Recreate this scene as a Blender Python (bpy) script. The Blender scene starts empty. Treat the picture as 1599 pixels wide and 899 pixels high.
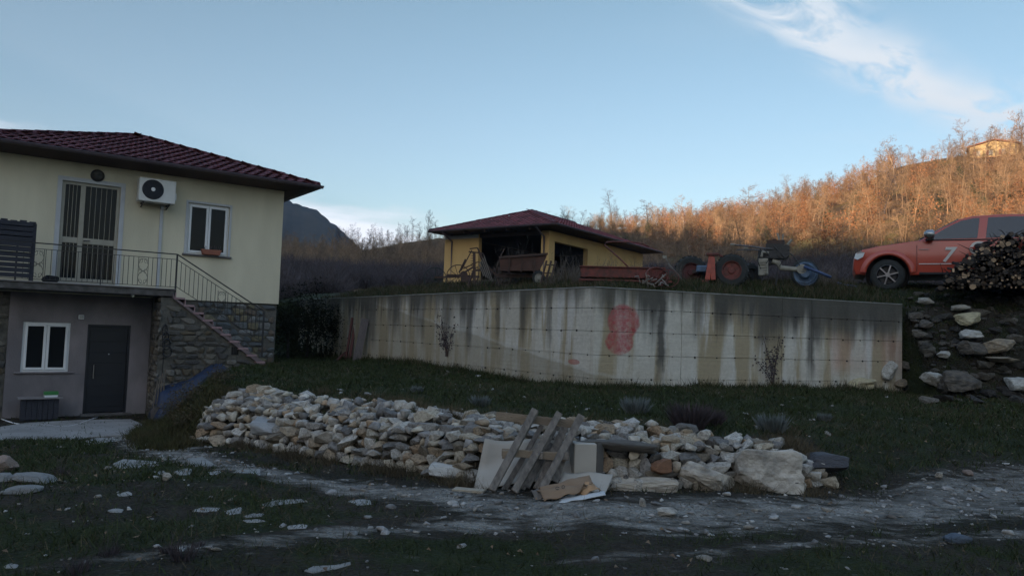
import bpy, bmesh, math, random
import numpy as np
from mathutils import Vector, Matrix, noise as mnoise
rnd = random.Random(7)
S = bpy.context.scene
COL = S.collection

# ------------------------------------------------------------------ camera
FPX, PITCH, ROLL = 1150.0, math.radians(3.3), math.radians(1.9)
EYE = Vector((0, 0, 1.6))
RM = Matrix.Rotation(math.pi/2 + PITCH, 3, 'X') @ Matrix.Rotation(ROLL, 3, 'Z')
cam_d = bpy.data.cameras.new('camera'); cam = bpy.data.objects.new('camera', cam_d); COL.objects.link(cam)
cam.matrix_world = Matrix.Translation(EYE) @ RM.to_4x4()
cam_d.sensor_width = 36; cam_d.lens = FPX*36/1599; cam_d.clip_start = .1; cam_d.clip_end = 6000
S.camera = cam
# ------------------------------------------------------------------ light
S.view_settings.view_transform = 'Standard'; S.view_settings.look = 'None'
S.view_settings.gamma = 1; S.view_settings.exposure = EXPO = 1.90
SUN_EL = math.radians(8.0)
SDX, SDY = .50, .866                      # horizontal travel direction of the light
sun_d = bpy.data.lights.new('sun', 'SUN'); sun_d.energy = 3.0; sun_d.angle = math.radians(.5); sun_d.color = (1, .70, .44)
sun = bpy.data.objects.new('sun', sun_d); COL.objects.link(sun)
sun.rotation_euler = Vector((SDX*math.cos(SUN_EL), SDY*math.cos(SUN_EL), -math.sin(SUN_EL))).to_track_quat('-Z', 'Y').to_euler()
W = bpy.data.worlds.new("World"); S.world = W; W.use_nodes = True

def at(px, py, Y):
    d = RM @ Vector(((px-799.5)/FPX, -(py-449.5)/FPX, -1)); return EYE + d*(Y/d.y)
def atz(px, py, z):
    d = RM @ Vector(((px-799.5)/FPX, -(py-449.5)/FPX, -1)); return EYE + d*((z-1.6)/d.z)
def raydir(px, py):
    return (RM @ Vector(((px-799.5)/FPX, -(py-449.5)/FPX, -1))).normalized()

def build_world():
    nt = W.node_tree; N = nt.nodes; L = nt.links; N.clear()
    def nd(t, **k):
        n = N.new(t)
        for a, b in k.items(): setattr(n, a, b)
        return n
    def ma(op, a, b=None, c=None, clamp=False):
        n = nd('ShaderNodeMath', operation=op, use_clamp=clamp)
        for i, v in enumerate((a, b, c)):
            if v is None: continue
            if isinstance(v, (int, float)): n.inputs[i].default_value = v
            else: L.new(v, n.inputs[i])
        return n.outputs[0]
    out = nd('ShaderNodeOutputWorld'); bg = nd('ShaderNodeBackground'); bg.inputs[1].default_value = .10
    sky = nd('ShaderNodeTexSky', sky_type='NISHITA', sun_disc=False, sun_elevation=SUN_EL,
             sun_rotation=math.atan2(-SDX, -SDY) % (2*math.pi), altitude=300, air_density=1.0, dust_density=3.0, ozone_density=1.6)
    tc = nd('ShaderNodeTexCoord'); sep = nd('ShaderNodeSeparateXYZ'); L.new(tc.outputs['Generated'], sep.inputs[0])
    x, y, z = sep.outputs
    zc = ma('MAXIMUM', z, .02)
    # tint of the clear sky by elevation
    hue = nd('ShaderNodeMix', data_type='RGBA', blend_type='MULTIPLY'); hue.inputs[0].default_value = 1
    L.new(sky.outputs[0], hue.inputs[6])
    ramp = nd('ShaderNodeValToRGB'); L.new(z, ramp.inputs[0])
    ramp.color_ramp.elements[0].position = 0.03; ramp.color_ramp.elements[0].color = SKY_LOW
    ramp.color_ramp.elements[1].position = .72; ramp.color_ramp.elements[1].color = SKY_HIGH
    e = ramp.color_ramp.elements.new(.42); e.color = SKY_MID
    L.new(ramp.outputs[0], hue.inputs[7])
    # cirrus streak on a cloud plane
    u = ma('DIVIDE', x, zc); v = ma('DIVIDE', y, zc)
    a = raydir(1150, -40); b = raydir(1600, 235)
    A = Vector((a.x/a.z, a.y/a.z)); B = Vector((b.x/b.z, b.y/b.z)); T = (B-A).normalized()
    al = ma('ADD', ma('MULTIPLY', ma('SUBTRACT', u, A.x), T.x), ma('MULTIPLY', ma('SUBTRACT', v, A.y), T.y))
    ac = ma('SUBTRACT', ma('MULTIPLY', ma('SUBTRACT', v, A.y), T.x), ma('MULTIPLY', ma('SUBTRACT', u, A.x), T.y))
    comb = nd('ShaderNodeCombineXYZ'); L.new(ma('MULTIPLY', al, 1.0), comb.inputs[0]); L.new(ma('MULTIPLY', ac, 2.6), comb.inputs[1])
    nz = nd('ShaderNodeTexNoise'); nz.inputs['Scale'].default_value = 2.2; nz.inputs['Detail'].default_value = 8; nz.inputs['Roughness'].default_value = .62; nz.inputs['Distortion'].default_value = .6
    L.new(comb.outputs[0], nz.inputs['Vector'])
    nz2 = nd('ShaderNodeTexNoise'); nz2.inputs['Scale'].default_value = .8; nz2.inputs['Detail'].default_value = 3
    L.new(comb.outputs[0], nz2.inputs['Vector'])
    acw = ma('ADD', ac, ma('MULTIPLY', ma('SUBTRACT', nz2.outputs[0], .5), .5))
    wid = ma('ADD', .085, ma('MULTIPLY', al, .032))
    q = ma('DIVIDE', acw, wid)
    band = ma('EXPONENT', ma('MULTIPLY', ma('MULTIPLY', q, q), -1.0))
    L1 = (B-A).length
    e1 = ma('MULTIPLY', ma('ADD', al, 1.5), 1.2, clamp=True)
    e2 = ma('MULTIPLY', ma('SUBTRACT', L1*1.15, al), .8, clamp=True)
    m1 = ma('MULTIPLY', ma('MULTIPLY', band, ma('MULTIPLY', e1, e2)), ma('MULTIPLY', ma('SUBTRACT', nz.outputs[0], .38), 7.0, clamp=True))
    m1 = ma('MULTIPLY', m1, 1.0)
    # low bank of bright cloud by the horizon
    azm = ma('ARCTAN2', x, y); el = ma('ARCSINE', z)
    cb = nd('ShaderNodeCombineXYZ'); L.new(ma('MULTIPLY', azm, 3.0), cb.inputs[0]); L.new(ma('MULTIPLY', el, 16.0), cb.inputs[1])
    n3 = nd('ShaderNodeTexNoise'); n3.inputs['Scale'].default_value = 1.6; n3.inputs['Detail'].default_value = 7; n3.inputs['Roughness'].default_value = .6
    L.new(cb.outputs[0], n3.inputs['Vector'])
    topel = ma('ADD', math.radians(8.0), ma('MULTIPLY', azm, -.13))
    k1 = ma('MULTIPLY', ma('SUBTRACT', ma('ADD', topel, ma('MULTIPLY', ma('SUBTRACT', n3.outputs[0], .5), .10)), el), 26, clamp=True)
    k2 = ma('MULTIPLY', ma('SUBTRACT', -.07, azm), 14, clamp=True)
    m2 = ma('MULTIPLY', ma('MULTIPLY', k1, k2), .95)
    n4 = nd('ShaderNodeTexNoise'); n4.inputs['Scale'].default_value = 1.1; n4.inputs['Detail'].default_value = 6
    cb4 = nd('ShaderNodeCombineXYZ'); L.new(ma('MULTIPLY', u, .5), cb4.inputs[0]); L.new(ma('MULTIPLY', v, 1.1), cb4.inputs[1]); L.new(cb4.outputs[0], n4.inputs['Vector'])
    m3 = ma('MULTIPLY', ma('MULTIPLY', ma('SUBTRACT', n4.outputs[0], .5), 1.6, clamp=True), ma('MULTIPLY', ma('SUBTRACT', azm, .05), 2.0, clamp=True))
    m3 = ma('MULTIPLY', m3, .35)
    cm = ma('ADD', ma('ADD', m1, m2), m3, clamp=True)
    mix = nd('ShaderNodeMix', data_type='RGBA'); L.new(cm, mix.inputs[0]); L.new(hue.outputs[2], mix.inputs[6])
    ccol = nd('ShaderNodeMix', data_type='RGBA'); L.new(ma('MULTIPLY', m2, 1.2, clamp=True), ccol.inputs[0])
    ccol.inputs[6].default_value = CLOUD_COL; ccol.inputs[7].default_value = CLOUD_LOW
    L.new(ccol.outputs[2], mix.inputs[7])
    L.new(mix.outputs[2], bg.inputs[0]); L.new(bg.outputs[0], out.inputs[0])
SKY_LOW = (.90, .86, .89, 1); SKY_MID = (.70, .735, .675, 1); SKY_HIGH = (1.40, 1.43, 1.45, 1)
CLOUD_COL = (2.2, 2.4, 2.6, 1); CLOUD_LOW = (3.1, 3.2, 3.5, 1)
build_world()

# ------------------------------------------------------------------ materials
def mat(name, c1, c2=None, scale=6, rough=.8, bump=.15, bscale=40, rv=.0, metal=0, spec=.4, coord='Object', stretch=None, detail=5, contrast=1.0, island=False):
    m = bpy.data.materials.new(name); m.use_nodes = True; nt = m.node_tree; N = nt.nodes; L = nt.links
    b = N['Principled BSDF']; b.inputs['Roughness'].default_value = rough; b.inputs['Metallic'].default_value = metal
    b.inputs['Specular IOR Level'].default_value = spec
    c2 = c2 or tuple(v*.75 for v in c1)
    tc = N.new('ShaderNodeTexCoord'); vec = tc.outputs[coord]
    oi = N.new('ShaderNodeObjectInfo')
    if stretch:
        mp = N.new('ShaderNodeMapping'); mp.inputs['Scale'].default_value = stretch; L.new(vec, mp.inputs[0]); vec = mp.outputs[0]
    ad = N.new('ShaderNodeVectorMath'); ad.operation = 'ADD'; L.new(vec, ad.inputs[0])
    sc_ = N.new('ShaderNodeMath'); sc_.operation = 'MULTIPLY'; sc_.inputs[1].default_value = 37.0; L.new(oi.outputs['Random'], sc_.inputs[0]); L.new(sc_.outputs[0], ad.inputs[1])
    vec = ad.outputs[0]
    nz = N.new('ShaderNodeTexNoise'); nz.inputs['Scale'].default_value = scale; nz.inputs['Detail'].default_value = detail; L.new(vec, nz.inputs['Vector'])
    mr = N.new('ShaderNodeMapRange'); mr.inputs[1].default_value = .5-.22/contrast; mr.inputs[2].default_value = .5+.22/contrast; L.new(nz.outputs[0], mr.inputs[0])
    mx = N.new('ShaderNodeMix'); mx.data_type = 'RGBA'; L.new(mr.outputs[0], mx.inputs[0])
    mx.inputs[6].default_value = (*c1, 1); mx.inputs[7].default_value = (*c2, 1)
    col = mx.outputs[2]
    if rv:
        hv = N.new('ShaderNodeHueSaturation'); L.new(col, hv.inputs['Color'])
        m2 = N.new('ShaderNodeMapRange'); m2.inputs[3].default_value = 1-rv; m2.inputs[4].default_value = 1+rv
        if island:
            g = N.new('ShaderNodeNewGeometry'); L.new(g.outputs['Random Per Island'], m2.inputs[0])
        else: L.new(oi.outputs['Random'], m2.inputs[0])
        L.new(m2.outputs[0], hv.inputs['Value']); col = hv.outputs[0]
    L.new(col, b.inputs['Base Color'])
    if bump:
        n2 = N.new('ShaderNodeTexNoise'); n2.inputs['Scale'].default_value = bscale; n2.inputs['Detail'].default_value = 6; L.new(vec, n2.inputs['Vector'])
        bp = N.new('ShaderNodeBump'); bp.inputs['Strength'].default_value = min(1, bump*2); bp.inputs['Distance'].default_value = .02; L.new(n2.outputs[0], bp.inputs['Height']); L.new(bp.outputs[0], b.inputs['Normal'])
    return m

def stone_mat(name, cols, scale=9, rough=.9, bump=.35, dark=.55):
    """stones of one kind in several natural colours: one colour per stone"""
    m = bpy.data.materials.new(name); m.use_nodes = True; nt = m.node_tree; N = nt.nodes; L = nt.links
    b = N['Principled BSDF']; b.inputs['Roughness'].default_value = rough; b.inputs['Specular IOR Level'].default_value = .25
    oi = N.new('ShaderNodeObjectInfo'); g = N.new('ShaderNodeNewGeometry')
    s = N.new('ShaderNodeMath'); s.operation = 'ADD'; L.new(oi.outputs['Random'], s.inputs[0]); L.new(g.outputs['Random Per Island'], s.inputs[1])
    f = N.new('ShaderNodeMath'); f.operation = 'FRACT'; L.new(s.outputs[0], f.inputs[0])
    r = N.new('ShaderNodeValToRGB'); r.color_ramp.interpolation = 'CONSTANT'; L.new(f.outputs[0], r.inputs[0])
    els = r.color_ramp.elements
    while len(els) > 1: els.remove(els[-1])
    els[0].color = (*cols[0], 1)
    for i, c in enumerate(cols[1:]): e = els.new((i+1)/len(cols)); e.color = (*c, 1)
    tc = N.new('ShaderNodeTexCoord'); ad = N.new('ShaderNodeVectorMath'); ad.operation = 'ADD'; L.new(tc.outputs['Object'], ad.inputs[0])
    k = N.new('ShaderNodeMath'); k.operation = 'MULTIPLY'; k.inputs[1].default_value = 50; L.new(f.outputs[0], k.inputs[0]); L.new(k.outputs[0], ad.inputs[1])
    nz = N.new('ShaderNodeTexNoise'); nz.inputs['Scale'].default_value = scale; nz.inputs['Detail'].default_value = 7; nz.inputs['Roughness'].default_value = .65; L.new(ad.outputs[0], nz.inputs['Vector'])
    mr = N.new('ShaderNodeMapRange'); mr.inputs[1].default_value = .3; mr.inputs[2].default_value = .62; mr.inputs[3].default_value = dark; mr.inputs[4].default_value = 1.1; L.new(nz.outputs[0], mr.inputs[0])
    hv = N.new('ShaderNodeHueSaturation'); L.new(r.outputs[0], hv.inputs['Color']); L.new(mr.outputs[0], hv.inputs['Value'])
    L.new(hv.outputs[0], b.inputs['Base Color'])
    n2 = N.new('ShaderNodeTexNoise'); n2.inputs['Scale'].default_value = scale*3.2; n2.inputs['Detail'].default_value = 6; L.new(ad.outputs[0], n2.inputs['Vector'])
    bp = N.new('ShaderNodeBump'); bp.inputs['Strength'].default_value = bump*2; bp.inputs['Distance'].default_value = .03; L.new(n2.outputs[0], bp.inputs['Height']); L.new(bp.outputs[0], b.inputs['Normal'])
    return m

def glass_mat(name, col=(.012, .014, .016), rough=.04):
    m = bpy.data.materials.new(name); m.use_nodes = True; b = m.node_tree.nodes['Principled BSDF']
    b.inputs['Base Color'].default_value = (*col, 1); b.inputs['Roughness'].default_value = rough; b.inputs['Specular IOR Level'].default_value = .16
    return m

# ------------------------------------------------------------------ mesh helpers
class MB:
    def __init__(s): s.v = []; s.f = []
    def add(s, vs, fs):
        o = len(s.v); s.v += [tuple(v) for v in vs]; s.f += [tuple(i+o for i in f) for f in fs]; return s
    def box(s, c, d, R=None, j=0):
        hx, hy, hz = d[0]/2, d[1]/2, d[2]/2; c = Vector(c)
        vs = [Vector((x*hx, y*hy, z*hz)) for z in (-1, 1) for y in (-1, 1) for x in (-1, 1)]
        if j: vs = [v + Vector((rnd.uniform(-j, j), rnd.uniform(-j, j), rnd.uniform(-j, j))) for v in vs]
        if R is not None: vs = [R @ v for v in vs]
        return s.add([v + c for v in vs], [(0, 2, 3, 1), (4, 5, 7, 6), (0, 1, 5, 4), (2, 6, 7, 3), (0, 4, 6, 2), (1, 3, 7, 5)])
    def bx(s, x0, x1, y0, y1, z0, z1):
        return s.box(((x0+x1)/2, (y0+y1)/2, (z0+z1)/2), (abs(x1-x0), abs(y1-y0), abs(z1-z0)))
    def bar(s, a, b, w, h=None, up=(0, 0, 1), j=0):
        a = Vector(a); b = Vector(b); h = h or w; d = (b-a); l = d.length; x = d.normalized()
        up = Vector(up); 
        if abs(x.dot(up)) > .98: up = Vector((0, 1, 0))
        y = up.cross(x).normalized(); z = x.cross(y)
        R = Matrix((x, y, z)).transposed()
        return s.box((a+b)/2, (l, w, h), R, j)
    def tube(s, pts, r, n=6, cap=True):
        pts = [Vector(p) for p in pts]; k = len(pts); rs = r if isinstance(r, (list, tuple)) else [r]*k
        ref = None; vs = []
        for i, p in enumerate(pts):
            t = (pts[min(i+1, k-1)] - pts[max(i-1, 0)]).normalized()
            if ref is None: ref = Vector((0, 0, 1)) if abs(t.z) < .9 else Vector((1, 0, 0))
            a = t.cross(ref).normalized(); b = t.cross(a).normalized(); ref = -b if False else ref
            for q in range(n):
                th = 2*math.pi*q/n; vs.append(p + (a*math.cos(th) + b*math.sin(th))*rs[i])
        fs = []
        for i in range(k-1):
            for q in range(n):
                fs.append((i*n+q, (i+1)*n+q, (i+1)*n+(q+1) % n, i*n+(q+1) % n))
        if cap: fs.append(tuple(range(n))); fs.append(tuple((k-1)*n+q for q in reversed(range(n))))
        return s.add(vs, fs)
    def lathe(s, prof, n=24, axis='Y', c=(0, 0, 0)):
        """prof: (axial, radius) closed or open list, spun round an axis through c"""
        c = Vector(c); vs = []; k = len(prof)
        for q in range(n):
            th = 2*math.pi*q/n; co, si = math.cos(th), math.sin(th)
            for (a, r) in prof:
                p = {'Y': Vector((r*co, a, r*si)), 'Z': Vector((r*co, r*si, a)), 'X': Vector((a, r*co, r*si))}[axis]
                vs.append(c+p)
        fs = [(q*k+i, q*k+i+1, ((q+1) % n)*k+i+1, ((q+1) % n)*k+i) for q in range(n) for i in range(k-1)]
        return s.add(vs, fs)
    def prism(s, poly, y0, y1):
        """polygon in (x,z) extruded along y"""
        n = len(poly); vs = [(x, y0, z) for x, z in poly] + [(x, y1, z) for x, z in poly]
        fs = [tuple(range(n)), tuple(reversed(range(n, 2*n)))] + [(i, i+n, (i+1) % n+n, (i+1) % n) for i in range(n)]
        return s.add(vs, fs)
    def mesh(s, name, smooth=False, fix=True):
        me = bpy.data.meshes.new(name); me.from_pydata(s.v, [], s.f)
        if fix:
            bm = bmesh.new(); bm.from_mesh(me); bmesh.ops.recalc_face_normals(bm, faces=bm.faces); bm.to_mesh(me); bm.free()
        if smooth: me.polygons.foreach_set('use_smooth', [True]*len(me.polygons))
        return me
    def build(s, name, m, parent=None, smooth=False, bevel=0, fix=True, **kw):
        me = s.mesh(name, smooth, fix); me.materials.append(m)
        if bevel:
            bm = bmesh.new(); bm.from_mesh(me); bmesh.ops.bevel(bm, geom=bm.edges[:], offset=bevel, segments=1, affect='EDGES', clamp_overlap=True); bm.to_mesh(me); bm.free()
        return link(name, me, parent, **kw)

def link(name, me, parent=None, loc=None, rot=None, scale=None, **kw):
    o = bpy.data.objects.new(name, me); COL.objects.link(o)
    if parent is not None: o.parent = parent
    if loc is not None: o.location = loc
    if rot is not None: o.rotation_euler = rot
    if scale is not None: o.scale = scale
    for k, v in kw.items(): o[k] = v
    return o
def thing(name, label, cat, loc=(0, 0, 0), rz=0, group=None, rot=None):
    o = bpy.data.objects.new(name, None); COL.objects.link(o); o.location = loc; o.rotation_euler = rot or (0, 0, rz)
    o.empty_display_size = .2
    o['label'] = label; o['category'] = cat
    if group: o['group'] = group
    return o
def tagt(o, label, cat, group=None):
    o['label'] = label; o['category'] = cat
    if group: o['group'] = group
    return o
def mesh_np(name, V, F, m, smooth=False):
    me = bpy.data.meshes.new(name); V = np.asarray(V, dtype=np.float32); F = np.asarray(F, dtype=np.int32); k = F.shape[1]
    me.vertices.add(len(V)); me.vertices.foreach_set('co', V.ravel())
    me.loops.add(F.size); me.loops.foreach_set('vertex_index', F.ravel())
    me.polygons.add(len(F)); me.polygons.foreach_set('loop_start', np.arange(0, F.size, k, dtype=np.int32)); me.polygons.foreach_set('loop_total', np.full(len(F), k, dtype=np.int32))
    if smooth: me.polygons.foreach_set('use_smooth', np.ones(len(F), dtype=bool))
    me.update(calc_edges=True); me.validate()
    if m: me.materials.append(m)
    return me

# ------------------------------------------------------------------ terrain
def vnoise(x, y, seed=0):
    x = np.asarray(x, float); y = np.asarray(y, float); xi = np.floor(x); yi = np.floor(y); fx = x-xi; fy = y-yi
    fx = fx*fx*(3-2*fx); fy = fy*fy*(3-2*fy)
    def h(a, b):
        q = np.sin(a*127.1 + b*311.7 + seed*74.7)*43758.5453; return q-np.floor(q)
    return (h(xi, yi)*(1-fx)+h(xi+1, yi)*fx)*(1-fy) + (h(xi, yi+1)*(1-fx)+h(xi+1, yi+1)*fx)*fy - .5
def fbm(x, y, seed=0, o=4):
    s = 0; a = 1
    for i in range(o): s = s + a*vnoise(x*2**i, y*2**i, seed+i); a *= .5
    return s
def ss(t): t = np.clip(t, 0, 1); return t*t*(3-2*t)
WD, WC, WB, WA = (-7.55, 26.3), (-4.21, 21.6), (1.53, 13.5), (8.49, 16.0)
RET = [(-30, 55), WD, WC, WB, WA, (10.4, 15.6), (13, 15.3), (20, 15.5), (60, 16)]
LAWN = [(-8.6, 24), (-7.6, 18), (-6.6, 14.8), (-5.5, 12.6), (-4.9, 11.6), (-3.8, 11.0), (-2.45, 9.5), (-1.42, 8.4), (-.42, 7.7), (1.37, 7.62), (2.99, 7.8), (3.9, 8.3), (6, 8.9), (9, 9.6), (14, 10.5), (40, 12)]
def sd(X, Y, pts):
    """signed distance to an open polyline walked left to right, plus = beyond it; and the arc length"""
    X = np.asarray(X, float); Y = np.asarray(Y, float); best = np.full(X.shape, 1e9); sg = np.ones(X.shape); arc = np.zeros(X.shape); L0 = 0
    for (x0, y0), (x1, y1) in zip(pts[:-1], pts[1:]):
        dx, dy = x1-x0, y1-y0; l = math.hypot(dx, dy); t = np.clip(((X-x0)*dx+(Y-y0)*dy)/l/l, 0, 1)
        d = np.hypot(X-x0-t*dx, Y-y0-t*dy); c = dx*(Y-y0)-dy*(X-x0); m = d < best-1e-9
        best = np.where(m, d, best); sg = np.where(m, np.sign(c), sg); arc = np.where(m, L0+t*l, arc); L0 += l
    return best*np.where(sg == 0, 1, sg), arc
SKY_PX = [-1500, -200, 445, 560, 680, 870, 1050, 1200, 1300, 1400, 1500, 1599, 1800, 2600]
SKY_Z = [26, 22, 20, 20, 23, 25, 25.5, 27.2, 29.3, 34.2, 36.0, 37.0, 39, 35]
SKY_R = [190, 190, 190, 190, 185, 170, 160, 155, 150, 150, 155, 160, 165, 165]
def low_z(X, Y):
    t = np.clip((-X*.5+Y*.87-8)/10, 0, 1.0); return -.72*t + .05*np.clip(X-4, 0, 8)*.5
def H(X, Y, detail=True):
    X = np.asarray(X, float); Y = np.asarray(Y, float)
    zl = low_z(X, Y)
    d, arc = sd(X, Y, LAWN)
    right = ss((X-3.2)/1.6); left = ss((-4.9-X)/.8)
    steep = np.interp(d, [.05, .28, .85], [0, .62, 1.0])
    soft = ss((d+.2)/(2.2)); lsoft = ss((d+.5)/1.6)
    k = steep*(1-right)*(1-left) + soft*right + lsoft*left
    lawn = .62 - .10*ss((X-5)/4) - (1-ss((d-.8)/4.5))*np.interp(X, [-6, -4.6, -3.4, -2, -.5, 1, 2.5], [.10, .24, .24, .10, .09, .12, .17])
    z = zl*(1-k) + lawn*k
    rd, ra = sd(X, Y, RET)
    terr = 2.36 + .36*ss((rd-.1)/2.6) + .066*np.clip(rd, 0, 60)
    terr = terr + .17*ss((X-6.2)/1.6)*ss((rd-.2)/1.2)*(1-ss((rd-8)/8))
    bank = ss((rd+1.5)/1.9)
    kk = np.where(X > 8.7, bank, ss((rd-.06)/.2))
    hl = ss((-7.6-X)/1.5)*ss((Y-15)/4)              # behind and under the house the ground just rises
    kk = np.where((X < -7.55) & (rd < 0), 0, kk)
    z = z*(1-kk) + terr*kk
    r = np.hypot(X, Y); pxz = 800+1150*np.clip(X/np.maximum(Y, 1e-3), -2, 2)
    pxz = np.where(Y <= 0, np.where(X > 0, 2600, -1500), pxz)
    zs = np.interp(pxz, SKY_PX, SKY_Z); rs = np.interp(pxz, SKY_PX, SKY_R)
    g = np.clip((r-48)/(rs-48), 0, 1)**1.15
    hill = 4.4 + (zs-4.4)*g - np.clip(r-rs, 0, 400)*.10
    w = ss((r-36)/22)*ss((Y+6)/20)
    z = z*(1-w) + hill*w
    # unseen mountain behind the viewer, crest shaped to keep the yard in shade
    uu = X*SDX+Y*SDY; vv = X*SDY-Y*SDX
    top = np.interp(vv, [-700, -500, -260, -117, -76, -60, -38, -5, 12, 120], [250, 245, 140, 104, 95, 82, 72.5, 60.5, 59, 57])
    gb = np.where(uu < -300, 1-.25*ss((-300-uu)/120), ss((-uu-24)/276))
    z = z + (top-z)*gb
    if detail:
        near = 1-ss((r-22)/20)
        z = z + (.10*fbm(X*.55, Y*.55, 3) + .035*fbm(X*2.6, Y*2.6, 9)) * near * np.where((kk > .02) & (kk < .98), .3, 1) * np.where((d > -.2) & (d < 1.0) & (X > -5) & (X < 3.6), .35, 1)
        z = z + 1.8*fbm(X*.04, Y*.04, 21)*ss((r-60)/60)
    # level pad in front of the house doors
    pad = ss((-6.2-X)/1.2)*ss((Y-12.6)/1.2)*(1-ss((Y-22)/2))*(1-ss((d+.9)/.8))
    z = z*(1-pad) + -.66*pad
    return z
def hz(x, y): return float(H(np.array([x]), np.array([y]))[0])
def ground(px, py, lo=3.5, hi=60):
    """where a sight line meets the ground"""
    d = RM @ Vector(((px-799.5)/FPX, -(py-449.5)/FPX, -1)); d = d/d.y
    Ys = np.arange(lo, hi, .1); zz = 1.6+d.z*Ys; hh = H(d.x*Ys, Ys); i = np.argmax(hh > zz)
    if hh[i] <= zz[i]: i = len(Ys)-1
    a, b = Ys[max(i-1, 0)], Ys[i]
    for _ in range(12):
        m = (a+b)/2
        if hz(d.x*m, m) > 1.6+d.z*m: b = m
        else: a = m
    return Vector((d.x*b, b, hz(d.x*b, b)))

def axis(near0, near1, st, far0, far1, g=1.055):
    a = list(np.arange(near0, near1+1e-6, st)); x = near1; s = st
    while x < far1: s *= g; x += s; a.append(x)
    x = near0; s = st; b = []
    while x > far0: s *= g; x -= s; b.append(x)
    return np.array(b[::-1]+a)
gx = axis(-10, 13, .12, -900, 900); gy = axis(4.5, 19.5, .12, -420, 900)
GX, GY = np.meshgrid(gx, gy); GZ = H(GX, GY)
nx, ny = len(gx), len(gy)
idx = np.arange(nx*ny).reshape(ny, nx)
GF = np.stack([idx[:-1, :-1], idx[:-1, 1:], idx[1:, 1:], idx[1:, :-1]], -1).reshape(-1, 4)

# gravel tracks across the yard, walked as polylines
TR = [([(170, 668), (250, 700), (330, 722), (420, 740), (520, 755), (640, 768), (760, 785), (900, 797), (1050, 803), (1250, 800), (1400, 790), (1500, 775), (1640, 755)], [.35, .35, .28, .22, .2, .24, .34, .40, .42, .40, .42, .50, .55]),
      ([(60, 885), (250, 862), (430, 840), (560, 828), (700, 818), (850, 815), (1050, 822), (1300, 812), (1500, 800), (1640, 790)], [.05, .10, .16, .18, .22, .25, .25, .26, .3, .4]),
      ([(860, 880), (1050, 868), (1250, 850), (1450, 842), (1640, 830)], [.05, .1, .12, .12, .1])]
TRW = []
for (pts, ws), k_ in zip(TR, (1.0, .72, .6)):
    TRW.append(([tuple(ground(*p)[:2]) for p in pts], ws, k_))
def track(X, Y):
    m = np.zeros(np.shape(X))
    for pts, ws, k_ in TRW:
        d, a = sd(X, Y, pts); L = np.concatenate([[0], np.cumsum([math.dist(p, q) for p, q in zip(pts[:-1], pts[1:])])])
        w = np.interp(a, L, ws); m = np.maximum(m, np.clip(1.10-np.abs(d)/w/1.75, 0, 1)*k_)
    return m
def grassy(X, Y):
    """0..1: how thick the grass grows"""
    t = track(X, Y); n = fbm(X*.9, Y*.9, 40, 3); d, _ = sd(X, Y, LAWN); rd, _ = sd(X, Y, RET)
    g = .75 + .5*n - 1.9*t*(.8+n)
    g = np.where((d > -.55) & (d < .9) & (X > -5.2) & (X < 3.7), g*.25, g)
    g = np.where((Y < 7.5) & (n < .05), g*.55, g)
    pad = (X < -6.3) & (Y > 12.9) & (d < -.3); g = np.where(pad, g*.1, g)
    g = np.where((d > .9) & (rd < 0), g+.35, g)
    bank = (X > 8.7) & (rd > -1.6) & (rd < .5); g = np.where(bank, g*.35, g)
    return np.clip(g, 0, 1)
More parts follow.
